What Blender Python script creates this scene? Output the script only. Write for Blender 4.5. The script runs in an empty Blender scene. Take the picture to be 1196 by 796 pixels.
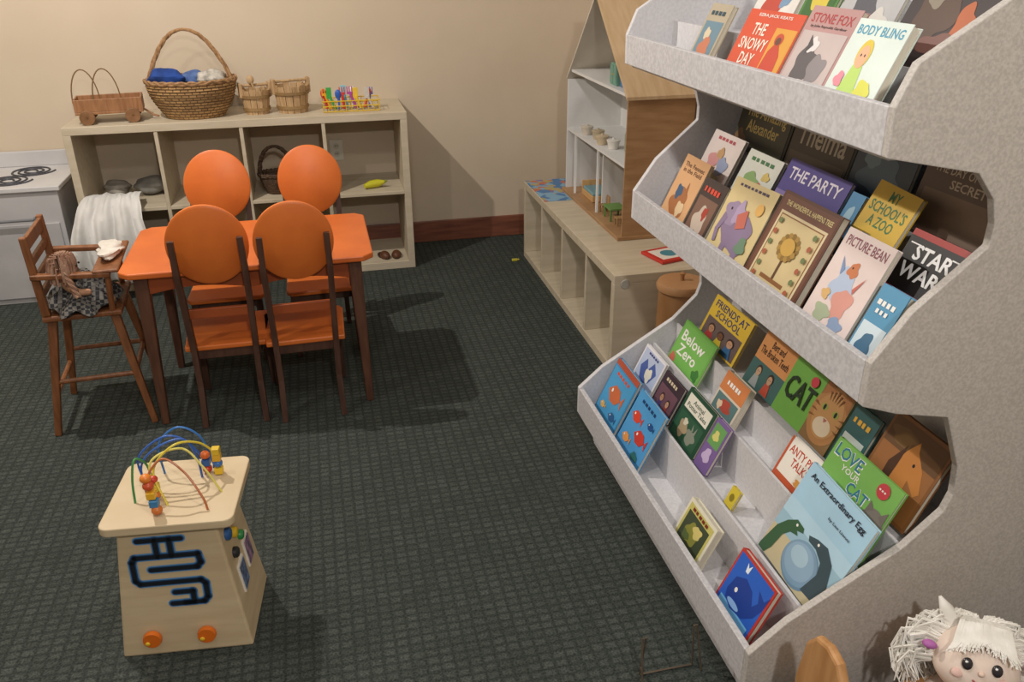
import bpy, math, random, bmesh
from mathutils import Matrix, Vector
random.seed(7)
D=bpy.data
COL=bpy.context.scene.collection
pi=math.pi
# ---------------------------------------------------------------- materials
def lin(c):
    return c/12.92 if c<=0.04045 else ((c+0.055)/1.055)**2.4
def hexc(h):
    h=h.lstrip('#'); return tuple(lin(int(h[i:i+2],16)/255) for i in (0,2,4))+(1,)
MC={}
def mat(h,rough=.6,kind='plain',h2=None,scale=8,metal=0,bump=0.0,key=None,stretch=(1,1,1)):
    k=key or (h,rough,kind,h2,scale,metal,bump,stretch)
    if k in MC: return MC[k]
    m=D.materials.new('mat_%d'%len(MC)); m.use_nodes=True
    nt=m.node_tree; N=nt.nodes; L=nt.links; bs=N['Principled BSDF']
    bs.inputs['Roughness'].default_value=rough; bs.inputs['Metallic'].default_value=metal
    bs.inputs['Base Color'].default_value=hexc(h)
    tc=N.new('ShaderNodeTexCoord'); mp=N.new('ShaderNodeMapping'); mp.inputs['Scale'].default_value=stretch
    L.new(tc.outputs['Object'],mp.inputs['Vector'])
    out=None
    if kind in('plain','wood','speck','cloth'):
        nz=N.new('ShaderNodeTexNoise'); nz.inputs['Scale'].default_value=scale; nz.inputs['Detail'].default_value=4 if kind!='speck' else 2
        L.new(mp.outputs['Vector'],nz.inputs['Vector'])
        rp=N.new('ShaderNodeValToRGB'); a=hexc(h)
        if h2: b=hexc(h2)
        else: b=tuple(x*.90 for x in a[:3])+(1,)
        rp.color_ramp.elements[0].color=b; rp.color_ramp.elements[1].color=a
        rp.color_ramp.elements[0].position=.35; rp.color_ramp.elements[1].position=.65
        L.new(nz.outputs['Fac'],rp.inputs['Fac']); L.new(rp.outputs['Color'],bs.inputs['Base Color']); out=nz.outputs['Fac']
    elif kind=='checker':
        ck=N.new('ShaderNodeTexChecker'); ck.inputs['Scale'].default_value=scale
        ck.inputs['Color1'].default_value=hexc(h); ck.inputs['Color2'].default_value=hexc(h2)
        L.new(mp.outputs['Vector'],ck.inputs['Vector']); L.new(ck.outputs['Color'],bs.inputs['Base Color'])
    elif kind=='weave':
        sp=N.new('ShaderNodeSeparateXYZ'); L.new(tc.outputs['Object'],sp.inputs[0])
        at=N.new('ShaderNodeMath'); at.operation='ARCTAN2'; L.new(sp.outputs['Y'],at.inputs[0]); L.new(sp.outputs['X'],at.inputs[1])
        mu=N.new('ShaderNodeMath'); mu.operation='MULTIPLY'; mu.inputs[1].default_value=.18; L.new(at.outputs[0],mu.inputs[0])
        cb=N.new('ShaderNodeCombineXYZ'); L.new(mu.outputs[0],cb.inputs['X']); L.new(sp.outputs['Z'],cb.inputs['Y'])
        br=N.new('ShaderNodeTexBrick'); br.inputs['Scale'].default_value=scale
        br.inputs['Color1'].default_value=hexc(h); br.inputs['Color2'].default_value=hexc(h2)
        br.inputs['Mortar'].default_value=tuple(x*.45 for x in hexc(h2)[:3])+(1,)
        br.inputs['Mortar Size'].default_value=.025; br.inputs['Mortar Smooth'].default_value=.7; br.inputs['Brick Width'].default_value=.3; br.inputs['Row Height'].default_value=.11
        L.new(cb.outputs[0],br.inputs['Vector']); L.new(br.outputs['Color'],bs.inputs['Base Color']); out=br.outputs['Fac']
    if bump and out:
        bp=N.new('ShaderNodeBump'); bp.inputs['Strength'].default_value=bump; bp.inputs['Distance'].default_value=.004
        if kind=='weave': bp.invert=True
        L.new(out,bp.inputs['Height']); L.new(bp.outputs['Normal'],bs.inputs['Normal'])
    MC[k]=m; return m
def carpet():
    m=D.materials.new('carpet'); m.use_nodes=True; nt=m.node_tree;N=nt.nodes;L=nt.links;bs=N['Principled BSDF']
    bs.inputs['Roughness'].default_value=.97
    try: bs.inputs['Specular IOR Level'].default_value=.08
    except: pass
    tc=N.new('ShaderNodeTexCoord')
    nw=N.new('ShaderNodeTexNoise'); nw.inputs['Scale'].default_value=70; L.new(tc.outputs['Object'],nw.inputs['Vector'])
    sc=N.new('ShaderNodeVectorMath'); sc.operation='SCALE'; sc.inputs['Scale'].default_value=.012; L.new(nw.outputs['Color'],sc.inputs[0])
    ad=N.new('ShaderNodeVectorMath'); ad.operation='ADD'; L.new(tc.outputs['Object'],ad.inputs[0]); L.new(sc.outputs[0],ad.inputs[1])
    br=N.new('ShaderNodeTexBrick'); br.inputs['Scale'].default_value=1; br.offset=0.0
    br.inputs['Brick Width'].default_value=.034; br.inputs['Row Height'].default_value=.026; br.inputs['Mortar Size'].default_value=.009
    br.inputs['Mortar Smooth'].default_value=1.0
    br.inputs['Color1'].default_value=hexc('#4f5450'); br.inputs['Color2'].default_value=hexc('#444945'); br.inputs['Mortar'].default_value=hexc('#393e3b')
    L.new(ad.outputs[0],br.inputs['Vector'])
    n1=N.new('ShaderNodeTexNoise'); n1.inputs['Scale'].default_value=190; n1.inputs['Detail'].default_value=2
    L.new(tc.outputs['Object'],n1.inputs['Vector'])
    n2=N.new('ShaderNodeTexNoise'); n2.inputs['Scale'].default_value=5; n2.inputs['Detail'].default_value=4
    L.new(tc.outputs['Object'],n2.inputs['Vector'])
    r1=N.new('ShaderNodeValToRGB'); r1.color_ramp.elements[0].color=(.55,.55,.55,1); r1.color_ramp.elements[1].color=(1.35,1.35,1.35,1)
    r1.color_ramp.elements[0].position=.3; r1.color_ramp.elements[1].position=.7
    L.new(n1.outputs['Fac'],r1.inputs['Fac'])
    r2=N.new('ShaderNodeValToRGB'); r2.color_ramp.elements[0].color=(.84,.83,.81,1); r2.color_ramp.elements[1].color=(1.08,1.08,1.06,1)
    L.new(n2.outputs['Fac'],r2.inputs['Fac'])
    a=N.new('ShaderNodeMix'); a.data_type='RGBA'; a.blend_type='MULTIPLY'; a.inputs[0].default_value=1
    L.new(br.outputs['Color'],a.inputs[6]); L.new(r1.outputs['Color'],a.inputs[7])
    b=N.new('ShaderNodeMix'); b.data_type='RGBA'; b.blend_type='MULTIPLY'; b.inputs[0].default_value=1
    L.new(a.outputs[2],b.inputs[6]); L.new(r2.outputs['Color'],b.inputs[7])
    L.new(b.outputs[2],bs.inputs['Base Color'])
    bp=N.new('ShaderNodeBump'); bp.inputs['Strength'].default_value=.6; bp.inputs['Distance'].default_value=.004
    L.new(n1.outputs['Fac'],bp.inputs['Height']); L.new(bp.outputs['Normal'],bs.inputs['Normal'])
    return m
# ---------------------------------------------------------------- mesh builder
class B:
    def __init__(s): s.v=[];s.f=[];s.mi=[];s.mats=[]
    def m(s,mt):
        if mt not in s.mats: s.mats.append(mt)
        return s.mats.index(mt)
    def add(s,vs,fs,mt):
        o=len(s.v); s.v+= [tuple(x) for x in vs]; i=s.m(mt)
        for f in fs: s.f.append(tuple(o+j for j in f)); s.mi.append(i)
        return s
    def box(s,c,d,mt,rot=None):
        vs=[]
        for x in(-.5,.5):
            for y in(-.5,.5):
                for z in(-.5,.5):
                    p=Vector((x*d[0],y*d[1],z*d[2]))
                    if rot is not None: p=rot@p
                    vs.append(p+Vector(c))
        return s.add(vs,[(0,1,3,2),(4,6,7,5),(0,4,5,1),(2,3,7,6),(0,2,6,4),(1,5,7,3)],mt)
    def b2(s,x0,x1,y0,y1,z0,z1,mt): return s.box(((x0+x1)/2,(y0+y1)/2,(z0+z1)/2),(x1-x0,y1-y0,z1-z0),mt)
    def beam(s,p0,p1,w,d,mt,w1=None,d1=None,ref=(1,0,0)):
        p0=Vector(p0);p1=Vector(p1);a=(p1-p0).normalized();u=Vector(ref);u=(u-a*u.dot(a)).normalized();v=a.cross(u)
        w1=w1 or w; d1=d1 or d; vs=[]
        for p,ww,dd in((p0,w,d),(p1,w1,d1)):
            for i,j in((-1,-1),(1,-1),(1,1),(-1,1)): vs.append(p+u*(i*ww/2)+v*(j*dd/2))
        return s.add(vs,[(3,2,1,0),(4,5,6,7),(0,1,5,4),(1,2,6,5),(2,3,7,6),(3,0,4,7)],mt)
    def tube(s,pts,r,mt,n=8,closed=False,cap=True):
        pts=[Vector(p) for p in pts]; N_=len(pts); rr=r if isinstance(r,(list,tuple)) else [r]*N_
        vs=[];u=None
        for i,p in enumerate(pts):
            if closed: a=(pts[(i+1)%N_]-pts[i-1])
            else: a=pts[min(i+1,N_-1)]-pts[max(i-1,0)]
            a=a.normalized() if a.length>1e-9 else Vector((0,0,1))
            if u is None: u=a.orthogonal().normalized()
            u=(u-a*u.dot(a)); u=u.normalized() if u.length>1e-6 else a.orthogonal().normalized()
            w=a.cross(u)
            for k in range(n): vs.append(p+(u*math.cos(2*pi*k/n)+w*math.sin(2*pi*k/n))*rr[i])
        fs=[]
        for i in range(N_ if closed else N_-1):
            j=(i+1)%N_
            for k in range(n): fs.append((i*n+k,i*n+(k+1)%n,j*n+(k+1)%n,j*n+k))
        if cap and not closed: fs.append(tuple(range(n))[::-1]); fs.append(tuple((N_-1)*n+k for k in range(n)))
        return s.add(vs,fs,mt)
    def cyl(s,p0,p1,r0,mt,r1=None,n=20): return s.tube([p0,p1],[r0,r0 if r1 is None else r1],mt,n)
    def lathe(s,prof,mt,c=(0,0,0),n=28,sx=1,sy=1,axis='z'):
        vs=[];fs=[];P=len(prof)
        for r,z in prof:
            for k in range(n):
                a=2*pi*k/n; x=r*sx*math.cos(a);y=r*sy*math.sin(a)
                if axis=='z': q=(x,y,z)
                elif axis=='y': q=(x,z,y)
                else: q=(z,x,y)
                vs.append((q[0]+c[0],q[1]+c[1],q[2]+c[2]))
        for i in range(P-1):
            for k in range(n): fs.append((i*n+k,i*n+(k+1)%n,(i+1)*n+(k+1)%n,(i+1)*n+k))
        if prof[0][0]>0: fs.append(tuple(range(n))[::-1])
        if prof[-1][0]>0: fs.append(tuple((P-1)*n+k for k in range(n)))
        return s.add(vs,fs,mt)
    def ball(s,c,r,mt,n=16,m=10):
        if not isinstance(r,(list,tuple)): r=(r,r,r)
        vs=[];fs=[]
        for i in range(m+1):
            t=pi*i/m
            for k in range(n):
                a=2*pi*k/n; vs.append((c[0]+r[0]*math.sin(t)*math.cos(a),c[1]+r[1]*math.sin(t)*math.sin(a),c[2]+r[2]*math.cos(t)))
        for i in range(m):
            for k in range(n): fs.append((i*n+k,(i+1)*n+k,(i+1)*n+(k+1)%n,i*n+(k+1)%n))
        return s.add(vs,fs,mt)
    def prism(s,poly,fn,w0,w1,mt):
        n=len(poly); vs=[fn(p[0],p[1],w0) for p in poly]+[fn(p[0],p[1],w1) for p in poly]
        fs=[tuple(range(n))[::-1],tuple(range(n,2*n))]+[(i,(i+1)%n,n+(i+1)%n,n+i) for i in range(n)]
        return s.add(vs,fs,mt)
    def xf(s,fn): s.v=[tuple(fn(Vector(v))) for v in s.v]; return s
    def obj(s,name,parent=None,origin=(0,0,0),bevel=0,smooth=False,seg=2,**kw):
        me=D.meshes.new(name); o=Vector(origin)
        me.from_pydata([tuple(Vector(v)-o) for v in s.v],[],s.f)
        for m_ in s.mats: me.materials.append(m_)
        me.polygons.foreach_set('material_index',s.mi)
        me.update(); 
        bm=bmesh.new(); bm.from_mesh(me); 
        if not kw.pop('nonorm',False): bmesh.ops.recalc_face_normals(bm,faces=bm.faces)
        if smooth: bmesh.ops.remove_doubles(bm,verts=bm.verts,dist=1e-6)
        bm.to_mesh(me); bm.free()
        ob=D.objects.new(name,me); COL.objects.link(ob); ob.location=o
        if parent is not None: ob.parent=parent
        if smooth:
            for p in me.polygons: p.use_smooth=True
            try: me.set_sharp_from_angle(angle=math.radians(45))
            except Exception: pass
        if bevel:
            md=ob.modifiers.new('b','BEVEL'); md.width=bevel; md.segments=seg; md.limit_method='ANGLE'; md.angle_limit=math.radians(40)
        for k,v_ in kw.items(): ob[k]=v_
        return ob
def thing(name,loc,label,category,rot=0,group=None):
    e=D.objects.new(name,None); COL.objects.link(e); e.location=loc; e.rotation_euler=(0,0,rot); e.empty_display_size=.05
    e['label']=label; e['category']=category
    if group: e['group']=group
    return e
def copy_thing(src,loc,rot=None,label=None):
    n=src.copy(); COL.objects.link(n); n.location=loc
    if rot is not None: n.rotation_euler=(0,0,rot)
    if label: n['label']=label
    for c in list(src.children):
        k=c.copy(); COL.objects.link(k); k.parent=n
        for c2 in list(c.children):
            k2=c2.copy(); COL.objects.link(k2); k2.parent=k
    return n
TX={}
def text_geo(t):
    if t in TX: return TX[t]
    cu=D.curves.new('t','FONT'); cu.body=t; cu.size=1; cu.resolution_u=2; cu.offset=.015; cu.space_line=.9
    cu.align_x='CENTER'
    o=D.objects.new('t',cu); COL.objects.link(o); dg=bpy.context.evaluated_depsgraph_get(); dg.update()
    me=D.meshes.new_from_object(o.evaluated_get(dg))
    vs=[(v.co.x,v.co.y) for v in me.vertices]; fs=[tuple(p.vertices) for p in me.polygons]
    D.objects.remove(o); D.curves.remove(cu); D.meshes.remove(me)
    if vs:
        x0=min(v[0] for v in vs);x1=max(v[0] for v in vs);y0=min(v[1] for v in vs);y1=max(v[1] for v in vs)
        vs=[((v[0]-x0)/(x1-x0)-.5,(v[1]-y0)/(y1-y0)-.5) for v in vs]
    TX[t]=(vs,fs); return TX[t]
def rotm(ax,a): return Matrix.Rotation(a,3,ax)
# ---------------------------------------------------------------- room
WY=4.76; WX=1.546
wallm=mat('#cabaa4',.85,'plain','#c5b59e',3)
B().b2(-3.2,WX+.12,WY,WY+.1,-.02,2.7,wallm).obj('wall_back',kind='structure')
B().b2(WX,WX+.1,-1.5,WY,-.02,2.7,wallm).obj('wall_right',kind='structure')
B().b2(-3.3,-3.2,-1.5,WY+.1,-.02,2.7,wallm).obj('wall_left',kind='structure')
B().b2(-3.2,WX+.1,-1.5,WY+.1,-.06,0,carpet()).obj('floor',kind='structure')
bw=mat('#85513c',.45,'wood','#6b3f2f',6,stretch=(1,8,8))
B().b2(-3.2,WX,WY-.015,WY,0,.125,bw).obj('baseboard_back',kind='structure',bevel=.004)
B().b2(WX-.015,WX,2.45,WY-.015,0,.125,bw).obj('baseboard_right',kind='structure',bevel=.004)
# ---------------------------------------------------------------- cube shelf unit
lam=mat('#c6b9a2',.5,'wood','#bbae95',5,stretch=(1,6,6))
lamd=mat('#b5a78e',.5,'wood','#a99b82',5,stretch=(6,6,1))
def part_box(par,name,x0,x1,y0,y1,z0,z1,m_,bevel=.002,**kw): return B().b2(x0,x1,y0,y1,z0,z1,m_).obj(name,par,bevel=bevel,**kw)
cs=thing('cube_shelf',(-.356,4.547,0),'pale laminate open-backed cube shelf with eight compartments against the wall','shelf')
W2=.808;Dp=.212
part_box(cs,'top_panel',-W2,W2,-Dp,Dp,.795,.832,lam)
part_box(cs,'bottom_panel',-W2,W2,-Dp,Dp,0.0,.04,lam)
for x in(-W2,W2-.035): part_box(cs,'side_panel',x,x+.035,-Dp,Dp,.04,.795,lam)
for x in(-.398,-.004,.39): part_box(cs,'upright_divider',x-.009,x+.009,-Dp+.003,Dp,.04,.795,lam)
for xa,xb in ((-W2+.035,-.407),(-.389,-.013),(.005,.381),(.399,W2-.035)):
    part_box(cs,'shelf_board',xa,xb,-Dp+.003,Dp,.41,.428,lam)
o=thing('wall_outlet',(.096,WY-.006,.569),'cream plastic wall outlet plate behind the shelf','outlet')
B().b2(-.036,.036,0,.006,-.057,.057,mat('#d8d2c2',.4)).obj('cover_plate',o,bevel=.002)
for z in(-.022,.022):
    B().lathe([(.016,-.002),(.016,.0)],mat('#c9c2b2',.4),(0,0,z),axis='y').b2(-.007,-.004,-.003,-.001,z-.003,z+.006,mat('#222222')).b2(.004,.007,-.003,-.001,z-.003,z+.006,mat('#222222')).obj('socket',o)
# ---------------------------------------------------------------- items on shelf top  (top z .832)
ZT=.832
wk=mat('#a0714a',.5,'wood','#855a37',10,stretch=(8,1,1)); wkl=mat('#b98d5c',.5,'wood','#9c7446',10,stretch=(8,1,1))
w=thing('toy_wagon',(-.96,4.48,ZT),'brown wooden toy wagon with two wire hoops','toy wagon',rot=.12)
B().b2(-.15,.15,-.08,.08,.045,.057,wk).obj('wagon_floor',w,bevel=.002)
for y in(-.08,.072): B().b2(-.15,.15,y,y+.008,.057,.115,wk).obj('wagon_side',w,bevel=.002)
for x in(-.15,.142): B().b2(x,x+.008,-.072,.072,.057,.115,wk).obj('wagon_end',w,bevel=.002)
for x in(-.1,.1):
    B().cyl((x,-.1,.034),(x,.1,.034),.006,wk,n=8).obj('axle',w)
    for y in(-.1,.088):
        B().cyl((x,y,.034),(x,y+.014,.034),.034,mat('#8a6340',.5,'wood','#6f4c2c',20),n=24).obj('wheel',w,bevel=.002)
for x in(-.09,.0):
    B().tube([(x+.06*math.cos(t),-.068+.0*t,.10+.15*math.sin(t)) for t in[pi*i/16 for i in range(17)]],.003,mat('#7c5f40',.5),6).obj('hoop',w)
B().tube([(.15,-.02,.05),(.19,-.03,.02),(.215,-.03,.012)],.005,wk,8).obj('handle',w)
wick=mat('#b8925f',.8,'weave','#937046',8,bump=.8); wick2=mat('#a9825a',.8,'wood','#82603c',60,bump=.6)
def basket(name,loc,R_,H,Hh,label,sx=1.0,sy=.8,m1=wick,m2=wick2,hw_=.78):
    t=thing(name,loc,label,'basket')
    b=B(); prof=[(R_*.0001,.004),(R_*.66,0)]
    for i in range(1,25):
        z=H*i/24; prof.append((R_*(.66+.36*math.sin(i/24*pi*.52))*(1+.02*(i%2)),z))
    pin=[(r-.008,z) for r,z in prof[::-1][:-1]]+[(.0001,.012)]
    b.lathe(prof+pin,m1,n=40,sx=sx,sy=sy); b.obj('basket_body',t,smooth=True)
    rim=B()
    for k in range(2):
        rim.tube([((R_*1.02)*sx*math.cos(a)+.004*math.cos(9*a+k*pi),(R_*1.02)*sy*math.sin(a),H+.006*math.sin(14*a+k*pi)) for a in[2*pi*i/80 for i in range(80)]],.008,m2,6,closed=True)
    rim.obj('basket_rim',t,smooth=True)
    h=B()
    for k in range(3):
        pts=[]
        for i in range(41):
            a=pi*i/40; q=8*a+k*2*pi/3
            wd=hw_+(.97-hw_)*(1-math.sin(a))**2
            pts.append((R_*wd*sx*math.cos(a)+.006*math.cos(q),.006*math.sin(q),H*.85+(Hh-H*.85)*math.sin(a)**.8))
        h.tube(pts,.0065,m2,6)
    h.obj('basket_handle',t,smooth=True)
    return t
bk=basket('wicker_basket',(-.575,4.5,ZT),.205,.175,.405,'large oval wicker basket with tall arched handle',hw_=.70)
def blob(name,c,r,m_,label,cat,seed=1,n=24,amp=.15,zmin=None):
    rnd=random.Random(seed); ph=[rnd.uniform(0,6) for _ in range(6)]
    b=B().ball((0,0,0),1,m_,n,14); vs=[]
    for v in b.v:
        k=1+amp*(math.sin(4*v[0]+ph[0]+3*v[2])+math.sin(5*v[1]+ph[1])+math.sin(6*v[2]+ph[2]+4*v[1]))/1.6
        q=[c[0]+v[0]*r[0]*k,c[1]+v[1]*r[1]*k,c[2]+v[2]*r[2]*k]
        if zmin is not None: q[2]=max(q[2],zmin)
        vs.append(tuple(q))
    b.v=vs
    return b.obj(name,None,origin=c,smooth=True,label=label,category=cat)
blob('folded_cloth',(-.68,4.47,ZT+.18),(.085,.08,.055),mat('#1f4694',.9,'cloth','#16336e',20),'bright blue cloth bundled in the wicker basket','cloth',3)
blob('folded_cloth',(-.565,4.54,ZT+.172),(.055,.08,.04),mat('#5d78a8',.9,'cloth','#3e568a',20),'faded blue cloth bundled in the wicker basket','cloth',9)
blob('plush_toy',(-.475,4.48,ZT+.18),(.065,.07,.045),mat('#c9c2b6',.9,'cloth','#8a857c',30),'white and grey fabric toy resting in the basket','stuffed toy',5)
bwood=mat('#c0a078',.6,'wood','#a5865e',8,stretch=(8,8,1))
def bucket(loc,R_,H,label,handle=True):
    t=thing('wooden_bucket',loc,label,'bucket',rot=.3)
    b=B(); n=14
    for k in range(n):
        a0=2*pi*k/n+.02;a1=2*pi*(k+1)/n-.02; vs=[]
        for r,z in((R_*.82,0),(R_,H+.006*(k%2))):
            for rr in(r-.009,r):
                for a in(a0,a1): vs.append((rr*math.cos(a),rr*math.sin(a),z))
        b.add(vs,[(0,1,3,2),(4,6,7,5),(0,2,6,4),(1,5,7,3),(2,3,7,6),(0,4,5,1)],bwood)
    b.lathe([(.0001,.01),(R_*.8,.01),(R_*.8,.018),(.0001,.018)],bwood,n=24)
    b.obj('stave_body',t)
    for z in(H*.22,H*.75):
        r=R_*(.82+.18*z/H)+.002
        B().lathe([(r,z-.007),(r+.003,z-.007),(r+.003,z+.007),(r,z+.007)],mat('#96794f',.5,'wood','#806540'),n=28).obj('hoop_band',t)
    for s_ in(-1,1):
        B().b2(s_*R_-.008,s_*R_+.008,-.018,.018,H*.7,H+.035,bwood).obj('bucket_ear',t,bevel=.004)
    if handle:
        B().tube([(-R_,0,H+.022),(R_,0,H+.022)],.007,bwood,10).obj('bucket_handle',t)
bucket((-.28,4.5,ZT),.072,.115,'short wooden stave bucket with ears')
bucket((-.105,4.5,ZT),.088,.13,'wooden stave bucket with a dowel handle')
wb=thing('wooden_spoon',(-.25,4.47,ZT+.02),'small wooden spoon standing in the stave bucket','spoon')
B().tube([(0,0,0),(-.04,.01,.13)],.005,bwood,8).obj('spoon_handle',wb,smooth=True)
B().ball((-.045,.012,.145),(.018,.01,.022),bwood).obj('spoon_bowl',wb,smooth=True)
wbk=thing('wire_basket',(.185,4.47,ZT),'yellow wire basket filled with coloured plastic utensils','basket')
yel=mat('#d8b429',.4)
b=B()
for z in(.004,.03,.055):
    e=.0 if z<.05 else .004
    b.tube([(-.14-e,-.06-e,z),(.14+e,-.06-e,z),(.14+e,.06+e,z),(-.14-e,.06+e,z)],.0028,yel,6,closed=True)
for i in range(11):
    x=-.14+.028*i
    b.tube([(x,-.062,.055),(x,-.06,.004),(x,.06,.004),(x,.062,.055)],.0016,yel,5)
b.obj('wire_frame',wbk)
cols=['#d23a2c','#e7a423','#3fa24a','#2f5fb5','#d23a2c','#7fc4d8','#e9e2cf','#b14b9d','#e7c23b','#d5582c','#6c6fb8','#c9c3b8']
for i,c_ in enumerate(cols):
    x=.065+.021*i; tl=random.uniform(-.03,.03); h=.085+.02*random.random(); y=4.44+.05*random.random()
    m_=mat(c_,.35)
    b=B().tube([(0,0,0),(tl,0,h*.7)],.007,m_,8)
    if i%3==0: b.ball((tl*1.2,0,h*.85),(.016,.008,.024),m_)
    elif i%3==1:
        b.box((tl*1.1,0,h*.75),(.03,.006,.012),m_)
        for q in(-.012,0,.012): b.box((tl*1.1+q,0,h*.9),(.005,.005,.034),m_)
    else: b.box((tl*1.1,0,h*.85),(.026,.005,.055),m_)
    o=b.obj('toy_utensil',None,bevel=.001,label='coloured plastic play utensil standing in the wire basket',category='toy utensil',group='utensils in the wire basket'); o.location=(x,y,ZT+.01)
# ---------------------------------------------------------------- inside shelf
dk=mat('#6a5038',.8,'weave','#4a3626',12,bump=.5)
basket('wicker_basket',(-.225,4.47,.428),.085,.1,.24,'small dark wicker basket with handle inside the cube shelf',1,.8,dk,dk,.95)
wg=mat('#d6d4d0',.85,'cloth','#c6c4bf',12)
def drape(name,x0,x1,path,m_,label,cat,amp=.012,fr=9,n=36,ph=0,shift=0):
    b=B(); vs=[];P=len(path)
    for j,(y,z,k) in enumerate(path):
        for i in range(n+1):
            u=i/n; x=(x0+x1)/2+(x1-x0)*(u-.5)*k+shift*j/P+.010*math.sin(3*j+9*u)
            f_=amp*(.25+.75*j/P)*(math.sin(fr*u*2*pi+.5*j+ph)+.5*math.sin(2.3*fr*u*2*pi-1.1*j+ph))
            vs.append((x,y+f_*(1 if j>2 else .3),z+ (abs(f_)*.8 if j<=3 else .0)+(.018*math.sin(7*u+ph) if j==P-1 else .006*math.sin(11*u+2*j))))
    fs=[(j*(n+1)+i,j*(n+1)+i+1,(j+1)*(n+1)+i+1,(j+1)*(n+1)+i) for j in range(P-1) for i in range(n)]
    b.add(vs,fs,m_); o=b.obj(name,None,origin=((x0+x1)/2,path[0][0],path[0][1]),smooth=True,nonorm=True,label=label,category=cat)
    md=o.modifiers.new('s','SOLIDIFY'); md.thickness=.003
    sb=o.modifiers.new('u','SUBSURF'); sb.levels=1; sb.render_levels=1
    return o
drape('draped_garment',-1.15,-.83,[(4.50,.445,.62),(4.44,.47,.7),(4.38,.495,.76),(4.32,.495,.80),(4.26,.465,.90),(4.215,.41,1.0),(4.195,.34,1.08),(4.185,.26,1.14),(4.19,.18,1.12),(4.21,.10,1.02)],wg,'bulky sheer white play garment spilling out of the cube shelf','clothing',amp=.022,fr=3.3,n=60,shift=-.05)
blob('fabric_hat',(-.86,4.62,.475),(.09,.075,.04),mat('#8b8880',.9,'cloth','#6c6a64',14),'grey crumpled fabric hat on the shelf board','hat',6,amp=.12)
blob('folded_cloth',(-1.04,4.63,.468),(.07,.07,.032),mat('#a29b90',.9,'cloth','#7e786e',14),'grey cloth folded on the shelf board','cloth',8)
yt=thing('toy_fruit',(.27,4.42,.428),'yellow green plastic toy banana on the shelf','toy fruit',rot=.2)
B().tube([(-.055,0,.018),(-.02,.01,.022),(.02,.012,.024),(.055,0,.03)],[.012,.02,.021,.009],mat('#c8c22c',.4),12).obj('fruit_body',yt,smooth=True)
B().tube([(.055,0,.03),(.068,0,.036)],.006,mat('#7c8a2a'),8).obj('fruit_tip',yt)
sh=mat('#5f3822',.5)
for i,(x,r) in enumerate(((.29,.3),(.36,-.1))):
    s_=thing('toy_slipper',(x,4.43,.041),'small brown play slipper on the bottom shelf panel','shoe',rot=r,group='play slippers in the cube shelf')
    B().prism([(.028*math.cos(a)*(1 if math.sin(a)>0 else .85),.06*math.sin(a)) for a in[2*pi*k/20 for k in range(20)]],lambda u,v,w_:(u,v,w_),0,.01,mat('#3b2417')).obj('sole',s_,bevel=.002)
    B().ball((0,-.018,.012),(.026,.04,.026),sh).obj('upper',s_,smooth=True)
# ---------------------------------------------------------------- toy kitchen
wht=mat('#b9b7b7',.5,'plain','#b1afaf',6); gry=mat('#7f7f82',.5)
k=thing('play_kitchen',(-1.5,4.52,0),'white wooden play kitchen with painted dark spiral burners','toy kitchen')
B().b2(-.32,.27,-.23,.235,0,.555,wht).obj('kitchen_body',k,bevel=.004)
B().b2(-.33,.285,-.245,.235,.555,.578,mat('#cbc9c8',.5)).obj('countertop',k,bevel=.004)
B().b2(-.33,.285,.215,.235,.578,.655,mat('#c2c0c0',.5)).obj('backsplash',k,bevel=.004)
for cx,cy in((.03,-.09),(.09,.09)):
    B().tube([(cx+(.02+.085*t)*math.cos(2*pi*3*t),cy+(.02+.085*t)*math.sin(2*pi*3*t),.5795) for t in[i/90 for i in range(91)]],.005,mat('#3c3c42',.5),6).obj('burner',k)
B().b2(-.31,.25,-.242,-.23,.03,.40,mat('#b3b1b1',.5)).obj('oven_door',k,bevel=.003)
B().tube([(-.27,-.242,.43),(-.27,-.272,.43),(.15,-.272,.43),(.15,-.242,.43)],.007,gry,8).obj('towel_bar',k,smooth=True)
# ---------------------------------------------------------------- table
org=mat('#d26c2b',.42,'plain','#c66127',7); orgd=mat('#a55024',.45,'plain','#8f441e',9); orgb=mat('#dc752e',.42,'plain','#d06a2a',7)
legm=mat('#54372a',.5,'wood','#42291d',9,stretch=(6,6,1)); legr=mat('#64402e',.5,'wood','#4f3022',9,stretch=(6,6,1))
tb=thing('play_table',(-.278,3.14,0),'orange painted low wooden play table with chamfered corners','table')
hx,hy,c=.43,.272,.035
poly=[(-hx+c,-hy),(hx-c,-hy),(hx,-hy+c),(hx,hy-c),(hx-c,hy),(-hx+c,hy),(-hx,hy-c),(-hx,-hy+c)]
B().prism(poly,lambda u,v,w_:(u,v,w_),.578,.6,org).obj('table_top',tb,bevel=.005)
def apr(x0,x1,y,hor):
    ps=[(x0,.578),(x0,.505)]
    for i in range(1,16): t=i/16; ps.append((x0+(x1-x0)*t,.505+.022*abs(math.sin(2*pi*t))))
    ps+=[(x1,.505),(x1,.578)]
    if hor: fn=lambda u,v,w_:(u,y+w_,v)
    else: fn=lambda u,v,w_:(y+w_,u,v)
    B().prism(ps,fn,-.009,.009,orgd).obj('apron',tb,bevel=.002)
apr(-.36,.36,-.225,True);apr(-.36,.36,.225,True);apr(-.22,.22,-.365,False);apr(-.22,.22,.365,False)
for x in(-1,1):
    for y in(-1,1):
        B().beam((x*.375,y*.235,0),(x*.362,y*.222,.578),.026,.026,legr,.048,.048).obj('leg',tb,bevel=.004)
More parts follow.
